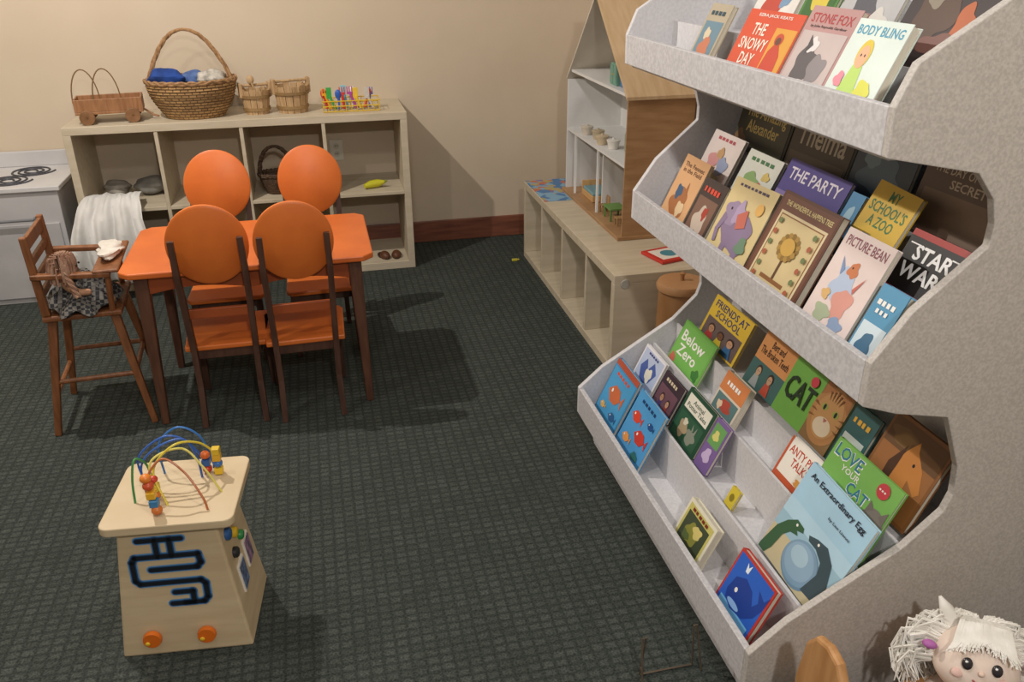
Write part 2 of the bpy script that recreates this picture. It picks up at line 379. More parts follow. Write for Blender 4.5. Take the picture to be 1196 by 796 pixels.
# ---------------------------------------------------------------- chairs
def chair(loc,label):
    t=thing('play_chair',loc,label,'chair',group='orange round-back play chairs')
    B().prism([(-.14,.035),(.14,.035),(.152,.30),(.137,.325),(-.137,.325),(-.152,.30)],lambda u,v,w_:(u,v,w_),.285,.305,orgb).obj('seat',t,bevel=.005)
    B().b2(-.10,.10,.042,.056,.25,.285,legm).obj('seat_rail',t,bevel=.002)
    B().b2(-.118,.118,.275,.290,.245,.285,legm).obj('seat_rail',t,bevel=.002)
    for s_ in(-1,1):
        B().beam((s_*.112,.056,.265),(s_*.126,.275,.265),.014,.035,legm,ref=(1,0,0)).obj('seat_rail',t,bevel=.002)
        pth=[((s_*.108),-.01,0,.026),((s_*.104),.016,.16,.032),((s_*.106),.020,.30,.034),((s_*.110),.004,.48,.033),((s_*.112),-.016,.60,.027),((s_*.110),-.034,.72,.012)]
        b=B()
        for q in range(len(pth)-1):
            a_,b_=pth[q],pth[q+1]; b.beam(a_[:3],b_[:3],.020,a_[3],legm,.020,b_[3],ref=(1,0,0))
        b.obj('leg',t)
        B().beam((s_*.128,.298,0),(s_*.125,.29,.285),.02,.02,legm,.028,.028).obj('leg',t,bevel=.003)
    ta=math.radians(8)
    R3=rotm('X',ta)
    b=B().lathe([(.0001,-.009),(.126,-.009),(.134,-.004),(.134,.004),(.126,.009),(.0001,.009)],orgb,n=48,axis='y',sy=1.09)
    b.xf(lambda v:R3@v+Vector((0,.003,.688))).obj('backrest',t,smooth=True)
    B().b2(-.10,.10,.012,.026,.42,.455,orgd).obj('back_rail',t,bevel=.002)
    return t
lab='small wooden play chair with orange round backrest tucked under the table'
c1=chair((-.398,2.85,0),lab)
copy_thing(c1,(-.115,2.825,0),rot=.03)
copy_thing(c1,(-.43,3.66,0),rot=pi,label='small wooden play chair with orange round backrest beyond the table')
copy_thing(c1,(-.05,3.66,0),rot=pi+.04,label='small wooden play chair with orange round backrest beyond the table')
# ---------------------------------------------------------------- high chair, faces +x
hm=mat('#875431',.45,'wood','#6c4122',9,stretch=(6,6,1)); 
h=thing('doll_high_chair',(-.868,3.08,0),'brown wooden doll high chair beside the orange table','high chair',rot=.06)
for sx in(-1,1):
    for sy in(-1,1):
        B().beam((sx*.165,sy*.165,0),(sx*.10,sy*.115,.43),.022,.022,hm,.03,.03).obj('leg',h,bevel=.004)
for sy in(-1,1): B().tube([(-.135,sy*.143,.2),(.135,sy*.143,.2)],.009,hm,10).obj('stretcher',h)
B().tube([(.13,-.14,.2),(.13,.14,.2)],.009,hm,10).obj('stretcher',h)
B().tube([(-.143,-.148,.15),(-.143,.148,.15)],.009,hm,10).obj('stretcher',h)
B().b2(-.125,.13,-.15,.15,.43,.45,hm).obj('seat',h,bevel=.006)
for sy in(-1,1):
    B().beam((-.11,sy*.13,.45),(-.122,sy*.135,.735),.028,.028,hm,.022,.022).obj('back_post',h,bevel=.005)
    B().beam((-.125,sy*.15,.60),(.12,sy*.15,.585),.03,.018,hm,ref=(0,1,0)).obj('armrest',h,bevel=.004)
    B().tube([(.10,sy*.14,.45),(.11,sy*.15,.585)],.01,hm,10).obj('arm_post',h)
for z,hh in((.705,.045),(.64,.028),(.58,.028),(.52,.028)):
    x=-.112-.01*(z-.45)/.28
    B().box((x,0,z),(.014,.262,hh),hm).obj('back_slat',h,bevel=.003)
B().b2(.065,.150,-.165,.165,.592,.605,hm).obj('tray',h,bevel=.006)
def skin(name,vs,es,rad,m_,parent,sub=2):
    me=D.meshes.new(name); me.from_pydata(vs,es,[]); me.materials.append(m_)
    ob=D.objects.new(name,me); COL.objects.link(ob); ob.parent=parent
    md=ob.modifiers.new('k','SKIN'); md.use_smooth_shade=True
    for i,r in enumerate(rad):
        me.skin_vertices[0].data[i].radius=(r,r); me.skin_vertices[0].data[i].use_root=(i==0)
    s_=ob.modifiers.new('u','SUBSURF'); s_.levels=sub; s_.render_levels=sub
    return ob
fl=mat('#b98c6c',.8,'cloth','#a97c5e',20)
dl=thing('rag_doll',(-.872,3.03,.452),'rag doll with brown yarn hair and dark gingham dress','doll')
skin('doll_body',[(0,0,.03),(-.02,0,.07),(-.035,-.01,.105),(-.025,-.035,.135),(-.015,-.06,.160),(-.02,-.06,.085),(.02,-.08,.07),(.06,-.08,.07),(-.03,.045,.085),(.02,.07,.08),(.06,.07,.08),(.04,-.045,.03),(.09,-.05,.035),(.12,-.055,.02),(.04,.045,.03),(.09,.04,.035),(.12,.03,.02)],
 [(0,1),(1,2),(2,3),(3,4),(2,5),(5,6),(6,7),(2,8),(8,9),(9,10),(0,11),(11,12),(12,13),(0,14),(14,15),(15,16)],
 [.04,.036,.03,.022,.046,.015,.013,.012,.015,.013,.012,.02,.016,.014,.02,.016,.014],fl,dl)
gh=mat('#222225',.9,'checker','#66625c',75)
b=B().lathe([(.035,.12),(.05,.095),(.085,.065),(.13,.038),(.145,.012),(.135,.004),(.05,.015)],gh,n=48)
b.v=[(v[0]*(1+.12*math.sin(9*math.atan2(v[1],v[0])))*.80+.01,v[1]*(1+.08*math.sin(9*math.atan2(v[1],v[0]))),max(.003,v[2]+.014*math.sin(7*math.atan2(v[1],v[0]))*(v[2]<.1))) for v in b.v]
b.obj('doll_dress',dl,smooth=True)
yarn=mat('#86604c',.9,'cloth','#9d7c66',40)
b=B(); rnd=random.Random(4); hcx=Vector((-.015,-.06,.165))
for i in range(150):
    a=rnd.uniform(0,2*pi); e=rnd.uniform(.0,1.5)
    d0=Vector((math.cos(a)*math.cos(e),math.sin(a)*math.cos(e),math.sin(e))); d_=Vector((math.cos(a),math.sin(a),0)); p=hcx+d0*.043
    if d_.x>.5 and e<.8: continue
    pts=[p,p+d_*.008+Vector((0,0,.003)),p+d_*.014+Vector((0,0,-.02)),p+d_*.012+Vector((.0,-.005,-.055))]
    pts=[Vector((max(q.x,-.085),q.y,q.z)) for q in pts]
    b.tube(pts,.0035,yarn,5)
b.obj('doll_hair',dl,smooth=True)
for s_ in(-1,1):
    b=B()
    for k_ in range(3):
        b.tube([(-.005+.006*math.cos(9*t+k_*2.1)+.03*t,-.06+s_*(.045+.02*t)+.006*math.sin(9*t+k_*2.1),.16-.09*t) for t in[i/12 for i in range(13)]],.006,yarn,6)
    b.obj('doll_braid',dl,smooth=True)
for y in(-.075,-.045): B().ball((.029,y,.167),.004,mat('#1b1512',.3),10,6).obj('doll_eye',dl)
blob('white_cloth',(-.76,3.09,.626),(.042,.085,.019),mat('#d6cfc4',.9,'cloth','#c2baae',20),'small crumpled white cloth on the high chair tray','cloth',4,amp=.25,zmin=.606)
# ---------------------------------------------------------------- activity cube
bir=mat('#ccb895',.5,'wood','#c2ac88',6,stretch=(1,1,7))
ac=thing('activity_cube',(-.432,1.84,0),'birch wooden activity cube with bead wires and blue maze track','toy',rot=-.10)
HB=.375
def fr(z): t=z/HB; return .158-.046*t,.128-.030*t
def ring(z,o=0):
    a_,d_=fr(z); return [(-a_+o,-d_+o,z),(a_-o,-d_+o,z),(a_-o,d_-o,z),(-a_+o,d_-o,z)]
b=B(); b.add(ring(0)+ring(HB),[(3,2,1,0),(4,5,6,7),(0,1,5,4),(1,2,6,5),(2,3,7,6),(3,0,4,7)],bir)
b.obj('cube_body',ac,bevel=.006)
def rrect(hx,hy,r,n=6,cx0=0):
    ps=[]
    for cx,cy,a0 in((hx-r,hy-r,0),(-hx+r,hy-r,pi/2),(-hx+r,-hy+r,pi),(hx-r,-hy+r,3*pi/2)):
        for i in range(n+1): a=a0+pi/2*i/n; ps.append((cx0+cx+r*math.cos(a),cy+r*math.sin(a)))
    return ps
B().prism(rrect(.152,.138,.024,cx0=.012),lambda u,v,w_:(u,v,w_),HB,HB+.022,bir).obj('table_top',ac,bevel=.003)
def fy(z): return -fr(z)[1]-.0015
def track(paths,r,m_,name,off):
    b=B()
    for ps in paths:
        for (x0,z0),(x1,z1) in zip(ps[:-1],ps[1:]):
            x0+=.014;x1+=.014
            L_=math.hypot(x1-x0,z1-z0); ux,uz=(x1-x0)/L_,(z1-z0)/L_; base=math.atan2(uz,ux); q=[]
            for i in range(9): a=base-pi/2+pi*i/8; q.append((x1+r*math.cos(a),z1+r*math.sin(a)))
            for i in range(9): a=base+pi/2+pi*i/8; q.append((x0+r*math.cos(a),z0+r*math.sin(a)))
            b.add([(x,fy(z)-off,z) for x,z in q],[tuple(range(18))],m_)
    return b.obj(name,ac)
pth=[[(-.085,.332),(.015,.332)],[(-.045,.332),(-.045,.286)],[(-.012,.332),(-.012,.286)],[(-.098,.286),(.048,.286)],[(-.098,.286),(-.105,.274),(-.105,.222),(-.095,.212),(.045,.212),(.055,.202),(.055,.162),(.045,.150),(.0,.150)],[(.048,.286),(.052,.262),(.042,.250),(-.065,.250)],[(-.020,.182),(.022,.182),(.022,.150)],[(-.03,.150),(.02,.150)]]
track(pth,.0108,mat('#5b92c6',.5),'maze_edge',.0004)
track(pth,.0078,mat('#23456c',.5),'maze_track',.0012)
track(pth,.0052,mat('#10161e',.5),'maze_groove',.002)
for x in(-.078,.052):
    z=.055; y=fy(z)
    B().lathe([(.0001,0),(.021,0),(.023,-.006),(.021,-.014),(.0001,-.014)],mat('#e0701c',.4),(x,y,z),axis='y').obj('knob',ac,smooth=True)
    B().ball((x-.010,y-.016,z-.006),(.006,.003,.006),mat('#e8c02c',.3),12,8).obj('knob_dot',ac,smooth=True)
rs=[('#2d5a93',-.06,.30,.016),('#d8b429',-.015,.27,.014),('#c8402c',.03,.31,.014),('#2f8f4a',.02,.235,.013),('#2b2b2e',-.05,.235,.014)]
for c_,y,z,r in rs:
    x=fr(z)[0]-.001; B().lathe([(.0001,0),(r,0),(r,.010),(r*.7,.014),(.0001,.014)],mat(c_,.4),(x,y,z),axis='x').obj('side_knob',ac,smooth=True)
for y,z,c_ in((-.04,.16,'#6d86ad'),(.045,.17,'#a67f9c')):
    x=fr(z)[0]; B().box((x+.002,y,z),(.006,.055,.08),mat('#e8e2d6',.5),rotm('Y',-.105)).box((x+.0055,y,z),(.003,.045,.068),mat(c_,.5,'plain','#3a3f55',60),rotm('Y',-.105)).obj('picture_tile',ac)
T=HB+.022; SX=.032
wires=[('#2f5fb0',[(-.10,.03,0),(-.11,.04,.07),(-.05,.05,.115),(.01,.06,.10),(.05,.07,.03),(.05,.07,0)]),
('#2a6fb8',[(-.07,.08,0),(-.07,.08,.08),(-.02,.085,.12),(.04,.09,.09),(.06,.09,.02),(.06,.09,0)]),
('#d8c23c',[(-.03,-.06,0),(-.06,-.02,.07),(-.01,0,.12),(.05,.04,.10),(.08,.06,.05),(.08,.06,0)]),
('#3c8a48',[(-.11,-.04,0),(-.112,-.02,.05),(-.105,.0,.09),(-.09,.02,.07),(-.085,.03,.03),(-.085,.03,0)]),
('#b8683a',[(-.05,-.09,0),(-.07,-.06,.06),(-.03,-.04,.11),(.03,-.05,.08),(.07,-.08,.03),(.08,-.09,0)]),
('#dcd06a',[(-.06,-.03,0),(-.07,.0,.08),(0,.02,.10),(.06,.0,.06),(.1,-.02,0)]),
('#2f5fb0',[(-.09,.0,0),(-.10,.02,.06),(-.06,.03,.10),(0,.045,.11),(.035,.05,.06),(.04,.05,0)])]
def spl(P,n=10):
    out=[];P=[Vector(p) for p in P]; P=[P[0]*2-P[1]]+P+[P[-1]*2-P[-2]]
    for i in range(1,len(P)-2):
        for j in range(n):
            t=j/n; p0,p1,p2,p3=P[i-1:i+3]
            out.append(.5*((2*p1)+(p2-p0)*t+(2*p0-5*p1+4*p2-p3)*t*t+(3*p1-p0-3*p2+p3)*t**3))
    out.append(P[-2]); return out
for i,(c_,P) in enumerate(wires):
    Q=spl([(x+SX-.012*(x>0),y,z*1.08+T-.002) for x,y,z in P]); B().tube(Q,.0028,mat(c_,.35),8).obj('bead_wire',ac,smooth=True)
def bead(p,c_,r=.012,cube=False):
    p=(p[0]+SX-.012*(p[0]>0),p[1],p[2])
    if cube: B().box(p,(.02,.02,.018),mat(c_,.35)).obj('bead',ac,bevel=.002)
    else: B().ball(p,(r,r,r*.9),mat(c_,.35),14,10).obj('bead',ac,smooth=True)
for i,(z,c_,cu) in enumerate(((.012,'#c97030',0),(.03,'#3a7fb0',1),(.05,'#e8b22c',1),(.072,'#c8502c',0),(.09,'#e0802c',0))): bead((-.045-.004*i,-.092+.004*i,T+z),c_,.013,cu)
for i,(z,c_,cu) in enumerate(((.012,'#e8c02c',1),(.032,'#3f6fb0',0),(.05,'#d8a92c',1),(.068,'#d8b42c',1))): bead((.08,.06,T+z),c_,.012,cu)
for i,(z,c_,cu) in enumerate(((.012,'#c8402c',0),(.032,'#2f5f9f',1),(.052,'#d86a2c',0))): bead((.05,.07,T+z),c_,.012,cu)
for i,(z,c_,cu) in enumerate(((.012,'#e0802c',0),(.033,'#d8c23c',1),(.055,'#c8402c',0))): bead((-.062,-.028,T+z),c_,.011,cu)
# ---------------------------------------------------------------- low bench shelf
bench=thing('low_cube_shelf',(1.29,3.63,0),'pale laminate low cube shelf lying along the wall','shelf')
yb0,yb1=-.744,.74; xb0,xb1=-.22,.225
part_box(bench,'top_panel',xb0,xb1,yb0,yb1,.392,.428,lam)
part_box(bench,'bottom_panel',xb0,xb1,yb0,yb1,0,.036,lam)
part_box(bench,'side_panel',xb0,xb1,yb0,yb0+.036,.036,.392,lam); part_box(bench,'side_panel',xb0,xb1,yb1-.036,yb1,.036,.392,lam)
part_box(bench,'back_panel',xb1-.012,xb1,yb0+.036,yb1-.036,.036,.392,lamd)
for i in(1,2,3):
    y=yb0+(yb1-yb0)*i/4; part_box(bench,'upright_divider',xb0+.002,xb1-.012,y-.009,y+.009,.036,.392,lam)
B().lathe([(.0001,-.004),(.018,-.004),(.02,0)],mat('#aaa69c',.5),(xb0+.045,yb0,.39),axis='y').obj('round_bumper',bench)
pm=D.materials.new('playmat'); pm.use_nodes=True; N=pm.node_tree.nodes;L=pm.node_tree.links
vo=N.new('ShaderNodeTexVoronoi'); vo.inputs['Scale'].default_value=26; rp=N.new('ShaderNodeValToRGB'); tcn=N.new('ShaderNodeTexCoord')
L.new(tcn.outputs['Object'],vo.inputs['Vector']); L.new(vo.outputs['Color'],rp.inputs['Fac']); rp.color_ramp.interpolation='CONSTANT'
for i,(p_,c_) in enumerate(((.0,'#4a78a8'),(.35,'#b86a54'),(.45,'#7fa6bf'),(.65,'#a89a6a'),(.8,'#7a6fa0'))):
    e=rp.color_ramp.elements[i] if i<2 else rp.color_ramp.elements.new(p_); e.position=p_; e.color=hexc(c_)
L.new(rp.outputs['Color'],N['Principled BSDF'].inputs['Base Color']); N['Principled BSDF'].inputs['Roughness'].default_value=.6
B().b2(1.075,1.50,4.16,4.36,.4285,.432,pm).b2(1.075,1.215,3.95,4.16,.4285,.432,pm).obj('picture_mat',None,origin=(1.28,4.2,.428),label='colourful illustrated play mat lying on the low shelf',category='play mat')
# ---------------------------------------------------------------- doll house
oak=mat('#ad8760',.5,'wood','#9c7650',7,stretch=(1,1,7)); oakr=mat('#c6ab88',.5,'wood','#bb9e78',7,stretch=(7,1,1)); hw=mat('#dad9d6',.6,'plain','#d2d1ce',5)
dh=thing('doll_house',(1.385,3.715,.429),'open-fronted wooden doll house with pitched roof on the low shelf','doll house')
x0,x1=-.145,.15; y0,y1=-.43,.43; e=.622
part_box(dh,'base_board',x0-.02,x1,y0-.005,y1+.005,0,.016,oak)
B().b2(x0,x1,y0,y0+.009,.016,e,oak).obj('side_wall',dh,label='oak side wall')
B().b2(x0+.002,x1,y0+.009,y0+.012,.016,e,hw).obj('wall_lining',dh)
e2=.56
B().b2(x0,x1,y1-.012,y1,.016,e2,hw).obj('side_wall',dh)
ap=.985
B().prism([(y0+.012,.016),(y1-.012,.016),(y1-.012,e2),(0,ap-.02),(y0+.012,e)],lambda u,v,w_:(w_,u,v),x1-.012,x1,hw).obj('back_wall',dh)
for z in (.31,.60):
    yy=y1-.012 if z<.5 else y1-.05
    B().b2(x0+.004,x1-.012,y0+.012,yy,z,z+.012,hw).obj('floor_panel',dh)
ye=-.465; ze=e-.035*(ap-e)/.43+.004
B().prism([(0,ap),(ye,ze),(ye,ze+.014),(0,ap+.016)],lambda u,v,w_:(w_,u,v),x0-.02,x1,oakr).obj('roof_panel',dh,bevel=.001,label='birch plywood roof panel')
B().prism([(0,ap),(.432,e2),(.438,e2+.008),(0,ap+.012)],lambda u,v,w_:(w_,u,v),x0-.004,x1,mat('#c9bfae',.6)).obj('roof_panel',dh,label='pale painted roof panel')
for y in(.30,-.05): B().b2(x0+.006,x0+.016,y-.005,y+.005,.016,.31,mat('#e6e6e4')).obj('porch_post',dh)
B().b2(x0+.06,x1-.012,.02,.03,.016,.31,hw).obj('partition',dh)
def mini(kind,p,c_,lab_,cat):
    m_=mat(c_,.5); t=thing(kind,p,lab_,cat)
    if kind=='miniature_pot':
        B().lathe([(.0001,0),(.022,0),(.03,.035),(.027,.035),(.02,.006),(.0001,.006)],m_,n=20).obj('pot_body',t,smooth=True)
        B().lathe([(.031,.034),(.031,.04),(.006,.044),(.005,.05),(.0001,.05)],m_,n=20).obj('pot_lid',t,smooth=True)
    elif kind=='miniature_table':
        B().b2(-.04,.04,-.05,.05,.05,.058,m_).obj('table_top',t,bevel=.001)
        for x in(-.033,.033):
            for y in(-.042,.042): B().b2(x-.004,x+.004,y-.004,y+.004,0,.05,m_).obj('leg',t)
    elif kind=='miniature_chair':
        B().b2(-.02,.02,-.02,.02,.03,.036,m_).obj('seat',t)
        B().b2(.015,.02,-.02,.02,.036,.075,m_).obj('backrest',t)
        for x in(-.016,.016):
            for y in(-.016,.016): B().b2(x-.003,x+.003,y-.003,y+.003,0,.03,m_).obj('leg',t)
    elif kind=='miniature_bed':
        B().b2(-.05,.05,-.084,.084,.0,.03,m_).obj('bed_frame',t,bevel=.003)
        B().b2(-.046,.046,-.08,.08,.03,.045,mat('#7aa0a8')).obj('mattress',t,bevel=.004)
        B().b2(-.05,.05,.085,.092,.0,.07,m_).obj('headboard',t,bevel=.002)
    elif kind=='miniature_cabinet':
        B().b2(-.03,.03,-.04,.04,0,.09,m_).obj('cabinet_body',t,bevel=.002)
        for y in(-.02,.02):
            B().b2(-.033,-.03,y-.018,y+.018,.008,.082,m_).obj('door',t)
            B().ball((-.034,y*.4,.045),.003,mat('#c9a94a')).obj('knob',t)
hz=.429
for i,(y,c_) in enumerate(((3.95,'#cfc6b6'),(3.84,'#b9a98c'),(3.72,'#cbb99a'),(3.62,'#e0dcd4'))): mini('miniature_pot',(1.285+.02*(i%2),y,hz+.323),c_,'tiny cream lidded pot on the doll house middle floor','toy pot')
mini('miniature_cabinet',(1.36,3.50,hz+.323),'#8f9a86','tiny grey green cabinet on the doll house middle floor','toy cabinet')
mini('miniature_cabinet',(1.30,3.56,hz+.613),'#6f9a88','tiny green cabinet in the doll house attic','toy cabinet')
mini('miniature_bed',(1.33,3.41,hz+.613),'#4b77a8','tiny blue bed in the doll house attic','toy bed')
mini('miniature_table',(1.30,3.55,hz+.017),'#6a8f4a','tiny green table on the doll house ground floor','toy table')
for y,c_ in((3.45,'#a9855a'),(3.66,'#a9855a')): mini('miniature_chair',(1.29,y,hz+.017),c_,'tiny tan wooden chair on the doll house ground floor','toy chair')
mini('miniature_chair',(1.36,3.4,hz+.017),'#c9c4b8','tiny white chair on the doll house ground floor','toy chair')
mini('miniature_bed',(1.33,3.9,hz+.017),'#c9a06a','tiny wooden bed on the doll house ground floor','toy bed')
ch=thing('wooden_canister',(1.30,2.77,0),'smooth round wooden canister with lid and knob on the carpet','wooden canister')
cw=mat('#a87c52',.45,'wood','#95693f',5,stretch=(3,3,1))
B().lathe([(.0001,0),(.092,0),(.086,.40),(.0001,.40)],cw,n=36).obj('canister_body',ch,smooth=True)
B().lathe([(.0001,.40),(.094,.40),(.097,.415),(.09,.43),(.0001,.434)],mat('#b98c62',.45,'wood','#a87a50',5),n=36).obj('canister_lid',ch,smooth=True)
B().lathe([(.0001,.43),(.008,.43),(.008,.45),(.012,.462),(.0001,.47)],cw,n=16).obj('lid_knob',ch,smooth=True)
B().box((0,0,.006),(.03,.014,.012),mat('#c8bc3a',.5)).cyl((.012,0,.006),(.026,0,.006),.005,mat('#c8bc3a',.5)).obj('toy_brick',None,bevel=.002,label='tiny yellow plastic toy piece on the carpet',category='toy piece').location=(1.0,4.3,0)
# ---------------------------------------------------------------- book display
pan=mat('#c3bdb6',.6,'speck','#b0aaa3',190); inn=mat('#d4d2d3',.6,'speck','#c9c7c9',120); lipm=mat('#cccacb',.6,'speck','#b9b7b8',110)
ds=thing('book_display',(1.2,1.8,0),'tall painted wooden tiered book display with scalloped end panels','bookcase')
O=Vector((1.2,1.8,0))
prof=[(.845,0),(.84,.115),(.782,.128),(.782,.226),(.863,.299),(1.108,.452),(1.185,.53),(1.197,.57),(1.19,.638),(1.137,.762),(1.018,.786),(.941,.812),(.941,.901),(1.008,.998),(1.134,1.110),(1.134,1.15),(1.12,1.196),(1.078,1.244),(.951,1.269),(.895,1.280),(.893,1.36),(.921,1.427),(1.06,1.514),(1.15,1.60),(1.15,1.70),(1.04,1.80),(1.04,1.88),(1.53,1.88),(1.53,0)]
def dpart(b,name,bevel=.002,**kw):
    b.v=[tuple(Vector(v)-O) for v in b.v]; return b.obj(name,ds,bevel=bevel,**kw)
dpart(B().prism(prof,lambda u,v,w_:(u,w_,v),1.182,1.2,pan),'end_panel',label='warm grey painted end panel')
dpart(B().prism(prof,lambda u,v,w_:(u,w_,v),2.4,2.418,inn),'end_panel')
dpart(B().b2(1.30,1.315,1.2,2.4,0,1.88,inn),'back_panel')
dpart(B().b2(.842,.855,1.2,2.4,0,.115,lipm),'kick_board')
for x,z0,z1 in((.782,.128,.226),(.941,.812,.901),(.895,1.280,1.36)):
    dpart(B().b2(x,x+.016,1.2,2.4,z0,z1,lipm),'display_lip')
def stair(pts,zb):
    poly=pts+[(pts[-1][0],zb),(pts[0][0],zb)]
    dpart(B().prism(poly,lambda u,v,w_:(u,w_,v),1.2,2.4,inn),'tier_steps',bevel=0)
stair([(.798,.140),(.918,.140),(.925,.278),(.933,.278),(.940,.238),(1.032,.238),(1.038,.372),(1.046,.372),(1.052,.328),(1.116,.328),(1.120,.435),(1.126,.435),(1.13,.418),(1.30,.418)],.122)
stair([(.957,.822),(1.074,.822),(1.080,.97),(1.088,.97),(1.092,.94),(1.187,.94),(1.191,1.045),(1.197,1.045),(1.199,1.03),(1.30,1.03)],.806)
stair([(.911,1.292),(1.026,1.292),(1.032,1.395),(1.040,1.395),(1.044,1.368),(1.30,1.368)],1.272)
# ---------------------------------------------------------------- books
pgm=mat('#ddd6c4',.8,'plain','#cfc7b4',60,stretch=(1,1,20))
rowdef={'A':(.83,.15,25),'B':(.955,.25,25),'C':(1.063,.34,25),'K':(1.150,.432,24),'D':(.985,.832,25),'E':(1.105,.951,25),'F':(1.220,1.04,14),'G':(.945,1.302,25),'H':(1.065,1.379,25)}
gname={'A':'books on the bottom tier front row','B':'books on the bottom tier second row','C':'books on the bottom tier third row','K':'books on the bottom tier back row','D':'books on the middle tier front row','E':'books on the middle tier second row','F':'books on the middle tier back row','G':'books on the top tier front row','H':'books on the top tier back row'}
def book(row,Y0,w_,h_,th,cov,art,label,tilt=0,spine=None,board=False,up=0):
    X0,Z0,tau=rowdef[row]; ta=math.radians(tau)
    u=Vector((0,-1,0)); v=Vector((math.sin(ta),0,math.cos(ta))); n=u.cross(v)
    if tilt:
        t=math.radians(tilt); u,v=(u*math.cos(t)+v*math.sin(t)),(v*math.cos(t)-u*math.sin(t))
    M=Matrix((u,v,n)).transposed().to_4x4()
    base=Vector((X0,Y0,Z0))+v*up
    if th>.013: base+=n*(th-.013)
    base.z+=abs(math.sin(math.radians(tilt)))*(w_ if tilt<0 else 0)+.001
    M.translation=base
    cm=mat(cov,.45); sp=mat(spine or cov,.45)
    t=.0016 if not board else .003
    b=B().b2(0,w_,0,h_,-t,0,cm).b2(0,w_,0,h_,-th,-th+t,cm).b2(0,.003,0,h_,-th+t,-t,sp)
    o=b.obj('picture_book',None,bevel=0,label=label,category='book',group=gname[row])
    o.matrix_world=M
    i=.003
    B().b2(.003,w_-i,i,h_-i,-th+t,-t,pgm).obj('pages',o)
    A=B(); z=.0003
    for a in art:
        z+=.00018; m_=mat(a[-1],.45)
        if a[0]=='r': q=[(a[1],a[2]),(a[3],a[2]),(a[3],a[4]),(a[1],a[4])]
        elif a[0]=='e': q=[(a[1]+a[3]*math.cos(2*pi*k/28),a[2]+a[4]*math.sin(2*pi*k/28)) for k in range(28)]
        elif a[0]=='b':
            q=[(a[1]+a[3]*(1+.14*math.sin(3*t_+a[1]*20)+.10*math.sin(5*t_+a[2]*31))*math.cos(t_),a[2]+a[4]*(1+.14*math.sin(3*t_+a[1]*20)+.10*math.sin(5*t_+a[2]*31))*math.sin(t_)) for t_ in[2*pi*k/40 for k in range(40)]]
        elif a[0]=='p': q=a[1]
        elif a[0]=='t':
            vs,fs=text_geo(a[1]); 
            A.add([((a[2]+x*a[4])*w_,(a[3]+y*a[5])*h_,z) for x,y in vs],fs,m_); continue
        A.add([(min(1,max(0,x))*w_,min(1,max(0,y))*h_,z) for x,y in q],[tuple(range(len(q)))],m_)
    if art: A.obj('cover_art',o)
    return o
W_='#f2efe8';K_='#17171a'
def fish(x,y,s,c_): return [('p',[(x-s,y),(x-s*.4,y+s*.45),(x+s*.3,y+s*.4),(x+s*.7,y),(x+s,y+s*.4),(x+s,y-s*.4),(x+s*.7,y),(x+s*.3,y-s*.4),(x-s*.4,y-s*.45)],c_),('e',x-s*.55,y+s*.1,s*.1,s*.1,W_)]
def person(x,y,s,skin_,cl,hair='#3a2418'): return [('p',[(x-s*.6,y),(x-s*.3,y+s*1.1),(x+s*.3,y+s*1.1),(x+s*.6,y)],cl),('e',x,y+s*1.5,s*.42,s*.5,hair),('e',x,y+s*1.4,s*.33,s*.4,skin_),('e',x-s*.12,y+s*1.45,s*.04,s*.05,K_),('e',x+s*.12,y+s*1.45,s*.04,s*.05,K_)]
def band(x,y,w,h,c_,n=5): # tiny illegible title strokes
    out=[]; rn=random.Random(int(x*100+y*1000)); 
    for i in range(n):
        xa=x-w/2+w*i/n; out.append(('r',xa,y-h/2,xa+w/n*rn.uniform(.5,.8),y+h/2,c_))
    return out
# row A
book('A',2.385,.19,.205,.012,'#3d8fc4',[('r',0,.9,1,1,'#b5553c'),('r',.03,.06,.97,.88,'#4a9ccc')]+band(.5,.80,.6,.05,'#d8502c')+fish(.5,.5,.32,'#c96a3c')+fish(.72,.2,.16,'#2f5f8f')+fish(.25,.22,.12,'#e0b060'),'blue picture book with orange fish and red top edge')
book('A',2.17,.19,.2,.012,'#4f9ad0',band(.5,.88,.6,.05,'#123a6a')+fish(.3,.62,.2,'#d8452c')+fish(.66,.42,.24,'#c83a2a')+fish(.28,.24,.16,'#e89a4a')+fish(.78,.7,.12,'#1f4f8a')+[('b',.75,.15,.12,.06,'#2f6f6a')],'light blue picture book with red sea creatures')
book('A',1.685,.15,.125,.022,'#e4dfc8',[('r',.06,.08,.94,.92,'#c8bf6a'),('r',.12,.12,.88,.78,'#3f4a34'),('b',.45,.4,.22,.22,'#8a8a3c'),('b',.6,.55,.14,.13,'#d8c878'),('b',.35,.3,.12,.1,'#5a6a3a')]+band(.5,.85,.6,.07,'#7a2a1c'),'small thick board book with green photo cover',board=True)
book('A',1.435,.16,.155,.018,'#c23a2e',[('r',.04,.04,.96,.96,'#2b62c4'),('r',.1,.06,.9,.2,'#6fb3e0'),('p',[(.15,.35),(.2,.6),(.4,.72),(.62,.66),(.75,.5),(.82,.62),(.72,.78),(.9,.72),(.97,.85),(.95,.6),(.88,.4),(.7,.22),(.4,.16),(.2,.22)],'#1d3f94'),('e',.33,.45,.035,.04,W_),('p',[(.3,.78),(.27,.92),(.33,.86),(.38,.94),(.37,.78)],'#e8f0f8'),('e',.42,.25,.16,.05,'#8fb8e8')],'blue board book with a whale and red border',board=True)
